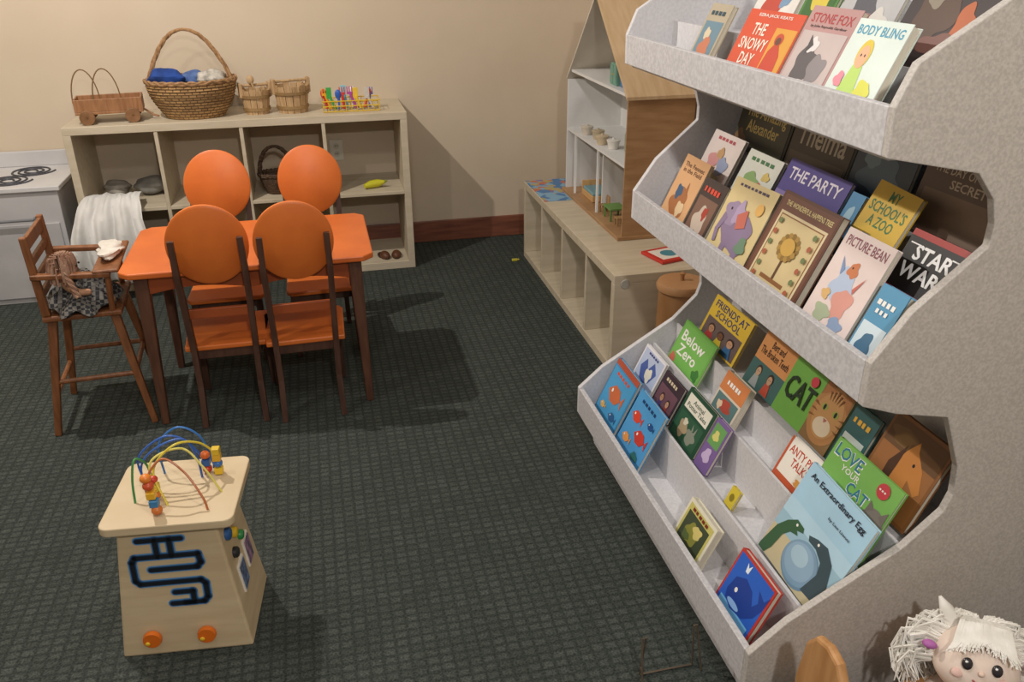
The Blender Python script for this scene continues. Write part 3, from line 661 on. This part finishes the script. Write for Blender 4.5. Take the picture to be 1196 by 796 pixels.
# row B
book('B',2.385,.165,.14,.010,'#e9e6ea',[('r',.05,.06,.95,.94,'#b9c4dc'),('p',[(.15,.5),(.3,.75),(.48,.55),(.62,.8),(.85,.6),(.7,.3),(.5,.2),(.3,.25)],'#4a5fa0'),('b',.58,.45,.14,.16,'#e8e2d0')]+band(.5,.88,.5,.05,'#3a3a7a'),'white and blue picture book with a bird')
book('B',2.205,.14,.13,.010,'#3a2a34',[('r',.06,.06,.94,.7,'#6d4a55')]+person(.35,.1,.22,'#b88a6a','#4a3a6a')+person(.68,.1,.2,'#c89a7a','#8a3a3a')+band(.5,.86,.6,.08,'#d8c8a8'),'small dark picture book with a photo')
book('B',2.045,.175,.155,.012,'#1f4a35',[('r',.08,.62,.92,.92,'#e4e0d0'),('t','Animal\nPotter Tales',.5,.77,.7,.2,'#1f3a2a'),('r',.08,.06,.92,.56,'#2f5a40'),('b',.35,.27,.14,.16,'#b09a78'),('b',.66,.25,.15,.14,'#8a8f80'),('b',.36,.42,.07,.07,'#d8d0b8'),('p',[(.62,.36),(.60,.52),(.67,.4)],'#8a8f80'),('p',[(.7,.38),(.75,.53),(.76,.36)],'#8a8f80')],'dark green picture book with white title panel')
book('B',1.86,.075,.155,.012,'#7a5f98',[('r',.1,.5,.9,.92,'#6aa05a'),('b',.5,.3,.25,.14,'#c8b4d8'),('b',.45,.7,.2,.1,'#d8d07a')],'narrow purple and green picture book')
book('B',1.665,.04,.055,.010,'#d8c23c',[('e',.5,.5,.25,.2,'#8a7a20')],'small yellow booklet low in the display')
book('B',1.473,.255,.255,.012,'#a9cfe4',[('r',0,0,1,.30,'#c9bd98'),('r',0,.30,1,.50,'#9cc0d0'),('r',0,.46,1,.62,'#b4d6e6'),('e',.54,.22,.25,.215,'#6f8fa8'),('e',.53,.23,.235,.2,'#7f9fb8'),('e',.52,.24,.20,.165,'#8fafc6'),('e',.49,.28,.12,.09,'#a9c6d6'),('p',[(.0,.05),(.06,.3),(.14,.42),(.24,.50),(.36,.49),(.38,.45),(.30,.42),(.34,.39),(.24,.36),(.18,.28),(.15,.1),(.1,0),(0,0)],'#3a6040'),('p',[(.70,.08),(.76,.3),(.72,.40),(.60,.45),(.48,.45),(.45,.49),(.56,.53),(.70,.55),(.84,.47),(.92,.3),(.95,.1)],'#3c5058'),('e',.27,.46,.014,.014,W_),('e',.6,.50,.014,.014,W_),('t','An Extraordinary Egg',.5,.9,.84,.075,'#1c2430'),('t','by Leo Lionni',.68,.74,.32,.035,'#2c3440')],'large pale blue picture book with a grey egg and lizards',tilt=-2)
# row C
book('C',2.335,.225,.15,.010,'#6fae4f',[('r',.04,.05,.96,.95,'#78b858'),('t','Below\nZero',.45,.55,.7,.55,W_),('b',.85,.2,.1,.12,'#3f7a3a'),('b',.12,.14,.08,.1,'#c86a5a')],'bright green picture book with white title lettering')
book('C',1.995,.135,.13,.022,'#d8cbb8',[('r',0,.55,1,1,'#d0804a'),('r',.06,.08,.94,.5,'#5a7a7a'),('b',.5,.3,.25,.14,'#b04a3a'),('b',.3,.26,.1,.1,'#e0c8a8')]+band(.5,.78,.6,.1,W_),'small orange and teal board book in the display',board=True)
book('C',1.635,.155,.125,.010,'#efe9df',[('r',.04,.05,.96,.95,'#f2ece0'),('r',.05,.06,.95,.2,'#c85a34'),('t','ANTY PETE\nTALKS',.5,.66,.82,.40,'#c2442c'),('b',.7,.28,.16,.08,'#e0a04a'),('r',.0,.0,.05,1,'#c85a34')],'white picture book with orange red lettering')
book('C',1.500,.243,.205,.010,'#7cba57',[('r',.0,.0,1,1,'#7fbb5b'),('t','LOVE',.25,.88,.42,.17,'#f6f4ee'),('t','LOVE',.246,.884,.40,.15,'#2f7a9a'),('t','YOUR',.36,.745,.28,.07,W_),('t','CAT',.56,.62,.32,.15,'#f6f4ee'),('t','CAT',.556,.624,.30,.13,'#2f7a9a'),('e',.86,.46,.16,.20,'#847a72'),('p',[(.73,.55),(.74,.70),(.82,.63)],'#7a7068'),('p',[(.90,.62),(.98,.72),(.99,.54)],'#7a7068'),('e',.81,.50,.035,.035,'#c9c46a'),('e',.92,.50,.035,.035,'#c9c46a'),('e',.81,.50,.014,.03,K_),('e',.92,.50,.014,.03,K_),('e',.86,.42,.02,.018,'#c88a88'),('e',.80,.86,.08,.09,'#cc3f4a')]+band(.80,.86,.11,.02,W_,3),'green picture book with grey cat and LOVE YOUR CAT title')
# row K
book('K',2.305,.25,.150,.010,'#e3bf3c',[('t','FRIENDS AT\nSCHOOL',.5,.76,.84,.34,'#2f3a6a'),('r',.05,.04,.95,.54,'#6a5a58')]+person(.24,.05,.2,'#b88a6a','#b83a3a')+person(.5,.05,.19,'#7a4f38','#d8c03a')+person(.76,.05,.2,'#c89a7a','#3a6a9a'),'yellow picture book with a photo of children')
book('K',1.985,.17,.165,.012,'#d9965a',[('r',0,0,1,.48,'#3f6a68'),('t','Bert and\nThe Broken Teeth',.5,.76,.86,.3,'#3a2418')]+person(.3,.03,.2,'#c9a888','#a8b0b0')+person(.68,.03,.2,'#c9a080','#c2503a'),'orange and teal picture book with two figures')
ck=[('r',.0,0,1,1,'#72b04a'),('r',.55,0,1,1,'#8a6a42'),('e',.78,.42,.26,.38,'#b88450'),('p',[(.56,.6),(.57,.88),(.72,.74)],'#a87040'),('p',[(.84,.74),(.97,.88),(.99,.58)],'#a87040'),('e',.78,.42,.2,.3,'#c4935c'),('e',.78,.27,.13,.12,'#e2d0b4'),('e',.69,.5,.045,.045,'#9aa84a'),('e',.87,.5,.045,.045,'#9aa84a'),('e',.69,.5,.018,.04,K_),('e',.87,.5,.018,.04,K_),('p',[(.75,.38),(.81,.38),(.78,.33)],'#b86a60')]
for q in(-.1,-.05,0,.05,.1): ck.append(('p',[(.765+q,.76-abs(q)*.5),(.778+q*.7,.60),(.79+q,.76-abs(q)*.5)],'#7a4a26'))
for s_ in(-1,1):
    for j in range(3): ck.append(('p',[(.78+s_*.24,.30+.09*j),(.78+s_*.15,.33+.07*j),(.78+s_*.23,.33+.09*j)],'#8a5a30'))
ck+=[('t','How to speak',.27,.86,.44,.08,'#1c3a1c'),('t','CAT',.29,.42,.46,.32,'#14301c'),('e',.42,.66,.06,.07,'#c83a4a')]
book('K',1.815,.262,.205,.012,'#6faf48',ck,'green picture book with a ginger cat photo and CAT title')
book('K',1.545,.095,.165,.012,'#2f5f60',[('r',.1,.1,.9,.55,'#c9d4d0')]+band(.5,.78,.7,.08,'#e8b43c',4),'teal picture book partly hidden behind others')
book('K',1.43,.19,.215,.014,'#8a5a30',[('r',.04,.04,.96,.96,'#a06a3a'),('r',.04,.65,.96,.96,'#6a4a2c'),('b',.3,.8,.2,.1,'#7a5a34'),('p',[(.3,.1),(.35,.5),(.45,.72),(.55,.86),(.6,.76),(.78,.62),(.9,.42),(.84,.36),(.66,.46),(.68,.1)],'#c9843f'),('e',.63,.62,.02,.02,K_),('p',[(.3,.1),(.28,.5),(.42,.76),(.42,.5),(.4,.1)],'#4a2c18')],'brown picture book with a painted horse')
# row D
book('D',2.325,.16,.215,.012,'#d9a878',[('t','The Fennec\nin the Field',.5,.84,.8,.14,'#5a3420'),('b',.5,.36,.30,.2,'#a86a3c'),('b',.36,.5,.12,.1,'#3a5a7a'),('b',.65,.3,.14,.1,'#e0c49a'),('p',[(.55,.5),(.6,.68),(.68,.5)],'#a86a3c'),('r',.05,.04,.95,.12,'#b87a4a')],'tan picture book with an animal illustration')
book('D',2.155,.135,.185,.014,'#3d2f2c',[('r',.08,.06,.92,.72,'#7a5a4a'),('b',.5,.38,.26,.2,'#c9b8a8'),('b',.6,.5,.1,.1,'#a83a2c')]+band(.5,.84,.7,.08,'#d84a34'),'dark picture book with red title')
book('D',2.005,.215,.225,.012,'#d8c490',band(.5,.93,.7,.03,'#4a3a5a',8)+[('b',.55,.40,.32,.22,'#8a7896'),('r',.35,.14,.46,.34,'#8a7896'),('r',.66,.14,.77,.34,'#8a7896'),('b',.3,.6,.17,.15,'#9a88a6'),('b',.44,.62,.11,.14,'#b09cbc'),('e',.24,.64,.018,.018,K_),('p',[(.14,.58),(.08,.35),(.14,.2),(.2,.22),(.16,.36),(.24,.52)],'#8a7896'),('b',.6,.1,.3,.04,'#c8a050'),('p',[(.42,.6),(.6,.7),(.68,.5),(.5,.44)],'#c46a5a'),('e',.8,.75,.08,.07,'#e0b060'),('b',.78,.3,.1,.1,'#6a8a70')],'cream picture book with a purple grey elephant',tilt=2)
tree=[('r',.04,.03,.97,.97,'#6e4230'),('r',.1,.08,.92,.82,'#d9c8a0'),('r',.13,.105,.89,.795,'#8a5a30'),('r',.145,.117,.875,.783,'#d0bc8c'),('t','THE WONDERFUL HAPPENS TREE',.52,.9,.8,.05,'#e8d49a'),('r',.49,.22,.53,.45,'#5a3a20'),('r',.3,.18,.72,.22,'#8a5a30')]
for k_ in range(16):
    a=2*pi*k_/16; tree.append(('e',.51+.14*math.cos(a),.54+.11*math.sin(a),.035,.03,'#a8843c' if k_%2 else '#8a6a2c'))
tree.append(('e',.51,.54,.11,.085,'#c9a04a'))
for cx_ in(.2,.82):
    for k_ in range(6): tree.append(('e',cx_,.18+.11*k_,.03,.028,'#6a7a4a' if k_%2 else '#a85a3c'))
book('D',1.775,.24,.25,.020,'#5b3423',tree,'brown hardback book with ornamental tree panel',spine='#3b2016')
book('D',1.51,.16,.24,.014,'#e4d2cc',[('t','PICTURE BEAN',.5,.90,.84,.09,'#8a4a5a'),('b',.45,.52,.22,.16,'#b4c4dc'),('b',.6,.38,.18,.14,'#d8988a'),('b',.5,.68,.1,.07,'#c8784a'),('b',.35,.24,.16,.08,'#a8b494'),('b',.7,.2,.14,.07,'#8aa0c0'),('e',.47,.70,.012,.01,K_),('p',[(.3,.6),(.2,.76),(.34,.66)],'#7a94c0'),('p',[(.66,.54),(.8,.68),(.7,.5)],'#c86a5a'),('b',.25,.4,.08,.05,'#d8b070')],'pale pink picture book with watercolour animals')
book('D',1.33,.08,.175,.020,'#4f93b8',[('r',.06,.05,.94,.55,'#cfe0e8'),('b',.5,.3,.25,.14,'#3a6a8a')]+band(.5,.80,.7,.06,W_,4)+band(.5,.70,.5,.05,W_,3),'thick blue and white board book',board=True)
# row E
book('E',2.345,.19,.155,.010,'#e8dcd8',band(.5,.88,.6,.06,'#b84a5a')+[('b',.35,.42,.16,.18,'#d89a9a'),('b',.68,.4,.15,.18,'#9aa8c8'),('b',.5,.16,.3,.07,'#b4c094'),('b',.5,.62,.1,.1,'#c8a070')],'pinkish white picture book with small animals')
book('E',2.115,.18,.145,.010,'#dfe2d8',band(.5,.85,.7,.07,'#3f7a4a')+[('b',.4,.42,.22,.2,'#8ab070'),('b',.7,.34,.12,.14,'#c86a5a'),('b',.2,.25,.1,.1,'#6a8ab0'),('b',.75,.62,.1,.08,'#d8c070')],'white and green picture book')
book('E',1.915,.265,.165,.012,'#4c4290',[('r',0,0,1,.5,'#8a7ab8'),('t','THE PARTY',.5,.8,.84,.18,'#ece6f4'),('b',.3,.26,.14,.15,'#c8b4d8'),('b',.6,.26,.13,.14,'#7aa870')],'purple picture book titled THE PARTY')
book('E',1.637,.05,.15,.012,'#4a8fc0',[('b',.5,.5,.34,.28,'#a8d0e4'),('b',.6,.4,.16,.1,'#e8f0f4')],'narrow bright blue picture book')
book('E',1.580,.145,.19,.012,'#dcb63c',[('t',"MY\nSCHOOL'S\nA ZOO",.5,.72,.84,.44,'#3a7a4a'),('b',.4,.26,.22,.15,'#4a8ab0'),('b',.7,.22,.15,.12,'#c8603a')],"yellow picture book titled MY SCHOOL'S A ZOO",tilt=-3)
sw=[('r',.0,.0,1,.10,'#a8322c'),('r',0,.90,1,1,'#a8322c'),('t','STAR',.5,.69,.62,.23,'#f6f6f6'),('t','STAR',.503,.693,.62,.23,'#f6f6f6'),('t','STAR',.497,.687,.62,.23,'#f6f6f6'),('t','WARS',.5,.40,.78,.23,'#f6f6f6'),('t','WARS',.503,.403,.78,.23,'#f6f6f6'),('t','WARS',.497,.397,.78,.23,'#f6f6f6'),('r',.06,.785,.24,.805,'#f6f6f6'),('r',.76,.785,.94,.805,'#f6f6f6')]
book('E',1.405,.172,.135,.014,'#141416',sw,'black book with white STAR WARS lettering and red bands')
# row F
book('F',2.34,.28,.155,.012,'#4a4a3c',[('t','The Amazing\nAlexander',.52,.62,.8,.5,'#d8c478'),('b',.12,.2,.12,.16,'#8a6a4a')],'dark olive picture book with yellow title')
book('F',2.04,.27,.16,.012,'#4c443c',[('t','Thelma',.5,.68,.8,.38,'#c9c0b0'),('r',.04,.06,.96,.36,'#6a5c50')],'dark brown picture book with large pale title')
book('F',1.755,.21,.145,.012,'#3f5468',[('b',.5,.5,.34,.3,'#5a748a'),('b',.3,.7,.14,.1,'#7a94a4')],'dusky blue picture book')
book('F',1.52,.28,.165,.012,'#6a5a52',[('t',"THE DAY OF AHMED'S",.48,.84,.78,.11,'#d2c4b4'),('t','SECRET',.48,.68,.36,.11,'#d2c4b4'),('r',.06,.05,.94,.56,'#8a7464')],'brown picture book with pale capital title')
# row G
book('G',2.12,.115,.172,.014,'#b4a890',[('r',.08,.06,.92,.74,'#6a8a9a'),('b',.5,.36,.24,.16,'#c87a5a'),('b',.4,.56,.14,.08,'#d8c8a8')]+band(.5,.86,.7,.06,'#2a4a5a',4),'tan and blue paperback',spine='#a08a60')
book('G',1.915,.24,.172,.014,'#d5512f',[('t','EZRA JACK KEATS',.5,.93,.6,.05,W_),('r',.62,.06,.98,.80,'#dfa03c'),('t','THE\nSNOWY\nDAY',.34,.55,.5,.55,'#f2e8d8'),('p',[(.62,.12),(.66,.5),(.72,.6),(.8,.6),(.88,.46),(.92,.12)],'#c8442c'),('e',.755,.66,.07,.08,'#c84a30'),('e',.755,.64,.045,.05,'#6a4030'),('r',.0,0,1,.12,'#e8d84a'),('b',.85,.16,.1,.06,'#5a9a8a')],'orange red picture book titled THE SNOWY DAY',spine='#c8a040')
book('G',1.668,.172,.195,.014,'#b98f8c',[('t','STONE FOX',.5,.88,.84,.10,'#b03a3c'),('t','by John Reynolds Gardiner',.5,.79,.74,.035,'#4a3a3a'),('r',.05,.05,.95,.74,'#c4b4b0'),('b',.4,.40,.22,.2,'#5a5456'),('b',.66,.36,.16,.16,'#8a8284'),('b',.4,.6,.1,.08,'#e0dcda'),('p',[(.3,.5),(.28,.7),(.4,.6)],'#4a4446'),('b',.5,.16,.32,.07,'#e8e4e2')],'greyish pink paperback titled STONE FOX')
book('G',1.487,.155,.180,.020,'#d8e4dc',[('t','BODY BLING',.5,.89,.86,.10,'#4a9ab8')]+person(.42,.2,.3,'#e8b088','#b8d86a','#d8c03a')+[('b',.72,.3,.14,.1,'#d8d84a'),('b',.2,.36,.08,.08,'#e88a9a'),('r',.05,.04,.95,.14,'#e0a04a')],'white and lime children paperback',spine='#b89a70')
# row H
book('H',2.06,.19,.19,.010,'#e4e0da',[('b',.4,.5,.22,.24,'#c24a3a'),('b',.7,.6,.13,.15,'#7a9ab8'),('b',.5,.2,.3,.08,'#b8a890')],'white picture book with red figure')
book('H',1.85,.13,.19,.010,'#4f7f3c',[('r',.08,.2,.92,.84,'#3a6a30'),('b',.5,.6,.25,.16,'#d8c44a')]+band(.5,.91,.7,.05,W_),'green picture book on the upper row')
book('H',1.70,.19,.19,.010,'#b8b8b8',[('b',.4,.5,.22,.24,'#5a5a60'),('b',.72,.4,.16,.16,'#d0ccc4'),('b',.66,.76,.14,.08,'#8a8a90')],'grey picture book on the upper row')
book('H',1.49,.225,.215,.012,'#3b3030',[('b',.36,.5,.24,.26,'#5a4438'),('b',.72,.44,.10,.18,'#b4623a'),('b',.3,.66,.12,.1,'#8a8070'),('b',.55,.25,.2,.1,'#7a5248'),('b',.6,.78,.12,.08,'#4a5a60')]+band(.5,.93,.7,.04,'#d89a4a',8),'dark picture book with orange figure')
# red board book on bench
rb=thing('board_book',(1.36,3.05,.429),'red and white board book lying on the low shelf','book',rot=.25)
B().b2(-.085,.085,-.075,.075,0,.012,mat('#c8362c',.45)).obj('cover',rb,bevel=.002)
B().b2(-.065,.065,-.055,.055,.012,.0128,mat('#e8e0d4')).prism([(.035*math.cos(a),.035*math.sin(a)) for a in[2*pi*k/20 for k in range(20)]],lambda u,v,w_:(u,v,w_),.0128,.0134,mat('#4a8a9a')).obj('cover_art',rb)
# ---------------------------------------------------------------- wire stand on floor
ws=thing('wire_book_stand',(.69,1.36,0),'thin dark bent wire book stand lying on the carpet','wire stand')
wm=mat('#6e6050',.4,metal=.4)
B().tube([(-.085,-.05,.004),(-.075,.0,.14),(-.065,.0,.14),(-.065,.02,.004),(.0,.02,.004),(.07,.02,.004),(.07,.03,.12),(.078,.03,.12),(.085,.0,.004)],.0024,wm,8).obj('bent_wire',ws,smooth=True)
B().tube([(-.072,0,.05),(-.085,-.08,.004),(-.03,-.07,.004)],.0024,wm,8).obj('wire_foot',ws,smooth=True)
# ---------------------------------------------------------------- small chair + yarn doll near the display
cw2=mat('#c2915e',.5,'wood','#ad7c4a',7,stretch=(6,6,1))
sc=thing('small_wooden_chair',(1.03,.98,0),'light wooden child chair holding a yarn-haired doll','chair')
B().b2(-.19,.21,-.13,.13,.125,.145,cw2).obj('seat',sc,bevel=.005)
ps=[(-.065,.20),(-.075,.30),(-.06,.40),(-.035,.435),(0,.445),(.035,.435),(.06,.40),(.075,.30),(.065,.20)]
B().prism(ps,lambda u,v,w_:(w_,u,v),-.225,-.205,cw2).obj('backrest',sc,bevel=.007)
for s_ in(-1,1): B().b2(-.204,-.184,s_*.05-.012,s_*.05+.012,.145,.30,cw2).obj('back_post',sc,bevel=.003)
for x in(-.17,.19):
    for y in(-.11,.11): B().beam((x*1.08,y*1.05,0),(x,y,.125),.026,.026,cw2,.034,.034).obj('leg',sc,bevel=.003)
d2=thing('yarn_doll',(1.15,.985,.147),'cloth doll with white yarn hair and purple ties on a chair','doll',rot=-.62)
sk=mat('#ead9cb',.8,'cloth','#e4d1c2',12)
hc=Vector((0,-.012,.185))
skin('doll_body',[(0,0,.04),(0,0,.08),(0,0,.11),(0,-.01,.12),(-.05,0,.09),(-.09,-.03,.05),(.05,0,.09),(.09,-.03,.05),(-.035,-.05,.03),(-.045,-.105,.03),(.035,-.05,.03),(.045,-.105,.03)],
 [(0,1),(1,2),(2,3),(1,4),(4,5),(1,6),(6,7),(0,8),(8,9),(0,10),(10,11)],[.05,.045,.038,.034,.02,.018,.02,.018,.026,.022,.026,.022],sk,d2)
B().lathe([(.03,.115),(.055,.095),(.075,.04),(.085,.012),(.06,.01)],mat('#b88aa8',.9,'cloth','#a87898',20),n=32).obj('doll_dress',d2,smooth=True)
HR=.072
Rh=rotm('X',math.radians(-34))
def hd(v): return Rh@Vector(v)+hc
b=B().ball((0,0,0),1,sk,32,20)
def hshape(v):
    x,y,z=v
    q=Vector((x*HR*1.05,y*HR*.92,z*HR*.98))
    if y<0:
        q.x*=1+.06*math.exp(-((z+.35)/.3)**2)
        q.y-=.004*math.exp(-((z+.7)/.25)**2)*math.exp(-(x/.4)**2)
    return hd(q)
b.xf(hshape).obj('doll_head',d2,smooth=True)
yw_=mat('#eeebe4',.95,'cloth','#dcd8ce',30)
b=B(); rnd=random.Random(11)
for i in range(900):
    a=rnd.uniform(-.04*pi,1.04*pi); e=rnd.uniform(-.25,1.55)
    d_=Vector((math.cos(a)*math.cos(e),math.sin(a)*math.cos(e),math.sin(e))); p=Vector((d_.x*HR*1.03,d_.y*HR*.92,d_.z*HR))
    s1=1 if d_.x>0 else -1
    side=Vector((s1,0,0)); L_=rnd.uniform(.02,.062); j=lambda s_:Vector((rnd.uniform(-s_,s_),rnd.uniform(-s_,s_),rnd.uniform(-s_,s_)))
    pts=[p,p+d_*.012+side*L_*.3+j(.004),p+d_*.02+side*L_*.7+Vector((0,.004,-.010))+j(.009),p+d_*.016+side*L_*.95+Vector((0,.006,-.030))+j(.012),p+side*L_*1.05+Vector((0,.01,-.058))+j(.016)]
    b.tube([hd(q) for q in pts],[.003,.003,.0028,.0023,.001],yw_,4)
for i in range(110):
    x=-.052+.104*i/109+rnd.uniform(-.002,.002); zz=.064-abs(x)*.35
    pts=[Vector((x*.6,-.01,.080)),Vector((x*.8,-.042,.071+rnd.uniform(-.002,.004))),Vector((x,-.062,zz-.014)),Vector((x*1.15+rnd.uniform(-.009,.009),-.070,zz-.024-rnd.uniform(0,.012)))]
    b.tube([hd(q) for q in pts],[.003,.003,.0026,.001],yw_,4)
b.obj('doll_hair',d2,smooth=True)
k_=HR/.08
for s_ in(-1,1):
    B().ball((0,0,0),(.0095,.005,.0115),mat('#2e2a2c',.2),14,10).xf(lambda v:hd(v+Vector((s_*.028,-.0735,.000))*k_)).obj('doll_eye',d2,smooth=True)
    B().ball((0,0,0),(.0024,.002,.0024),mat('#f4f4f4',.2),8,6).xf(lambda v:hd(v+Vector((s_*.028-.003,-.0785,.004))*k_)).obj('eye_glint',d2,smooth=True)
    B().ball((0,0,0),(.011,.004,.009),mat('#e8c2b6',.8),12,8).xf(lambda v:hd(v+Vector((s_*.042,-.0620,-.024))*k_)).obj('doll_cheek',d2,smooth=True)
    t_=B()
    for q in(-1,1): t_.ball((0,0,0),(.013,.006,.008),mat('#b066a8',.7),12,8)
    t_.v=[tuple(hd(Vector(v)+Vector((s_*.088,-.034+(.009 if i<len(t_.v)//2 else -.009),.014)))) for i,v in enumerate(t_.v)]
    t_.obj('hair_bow',d2,smooth=True)
B().ball((0,0,0),(.006,.005,.005),mat('#e6cab9',.8),10,8).xf(lambda v:hd(v+Vector((0,-.0765,-.014))*k_)).obj('doll_nose',d2,smooth=True)
B().tube([hd(Vector(q)*k_) for q in((-.014,-.071,-.030),(-.007,-.073,-.035),(0,-.073,-.037),(.007,-.073,-.035),(.014,-.071,-.030))],.0016,mat('#a8484e',.6),6).obj('doll_mouth',d2,smooth=True)
B().tube([hd((-.045,.01,.058)),hd((-.064,.0,.086)),hd((-.078,-.003,.106))],[.018,.013,.003],yw_,12).obj('doll_ear',d2,smooth=True)
# ---------------------------------------------------------------- lights
def lamp(loc,e,c_=(1,.93,.85),r=.05,name='ceiling_lamp'):
    l=D.lights.new(name,'POINT'); l.energy=e; l.color=c_; l.shadow_soft_size=r
    o=D.objects.new(name,l); COL.objects.link(o); o.location=loc
lamp((-1.1,3.1,2.62),155,r=.02)
lamp((-1.15,1.9,2.62),34,r=.03)
lamp((.25,-.7,2.4),115,(1,.95,.9))
lamp((.0,1.2,2.7),40,(1,.95,.9),.08)
w=D.worlds.new('world'); bpy.context.scene.world=w; w.use_nodes=True
w.node_tree.nodes['Background'].inputs[0].default_value=(1,.96,.92,1); w.node_tree.nodes['Background'].inputs[1].default_value=.23
# ---------------------------------------------------------------- camera
cam=D.cameras.new('camera'); co=D.objects.new('camera',cam); COL.objects.link(co)
cam.sensor_width=36; cam.lens=980/1196*36; cam.clip_start=.05
R0=Vector((.9742,.1025,-.2011)); R1=Vector((-.2256,.4162,-.8809)); R2=Vector((-.0066,.9035,.4285))
X=Vector((R0.x,R1.x,R2.x)).normalized(); Yc=Vector((R0.y,R1.y,R2.y)); Yc=(Yc-X*X.dot(Yc)).normalized(); Zc=X.cross(Yc)
M=Matrix((X,Yc,Zc)).transposed().to_4x4(); M.translation=(0,0,1.6); co.matrix_world=M
bpy.context.scene.camera=co
bpy.context.scene.view_settings.view_transform='Standard'
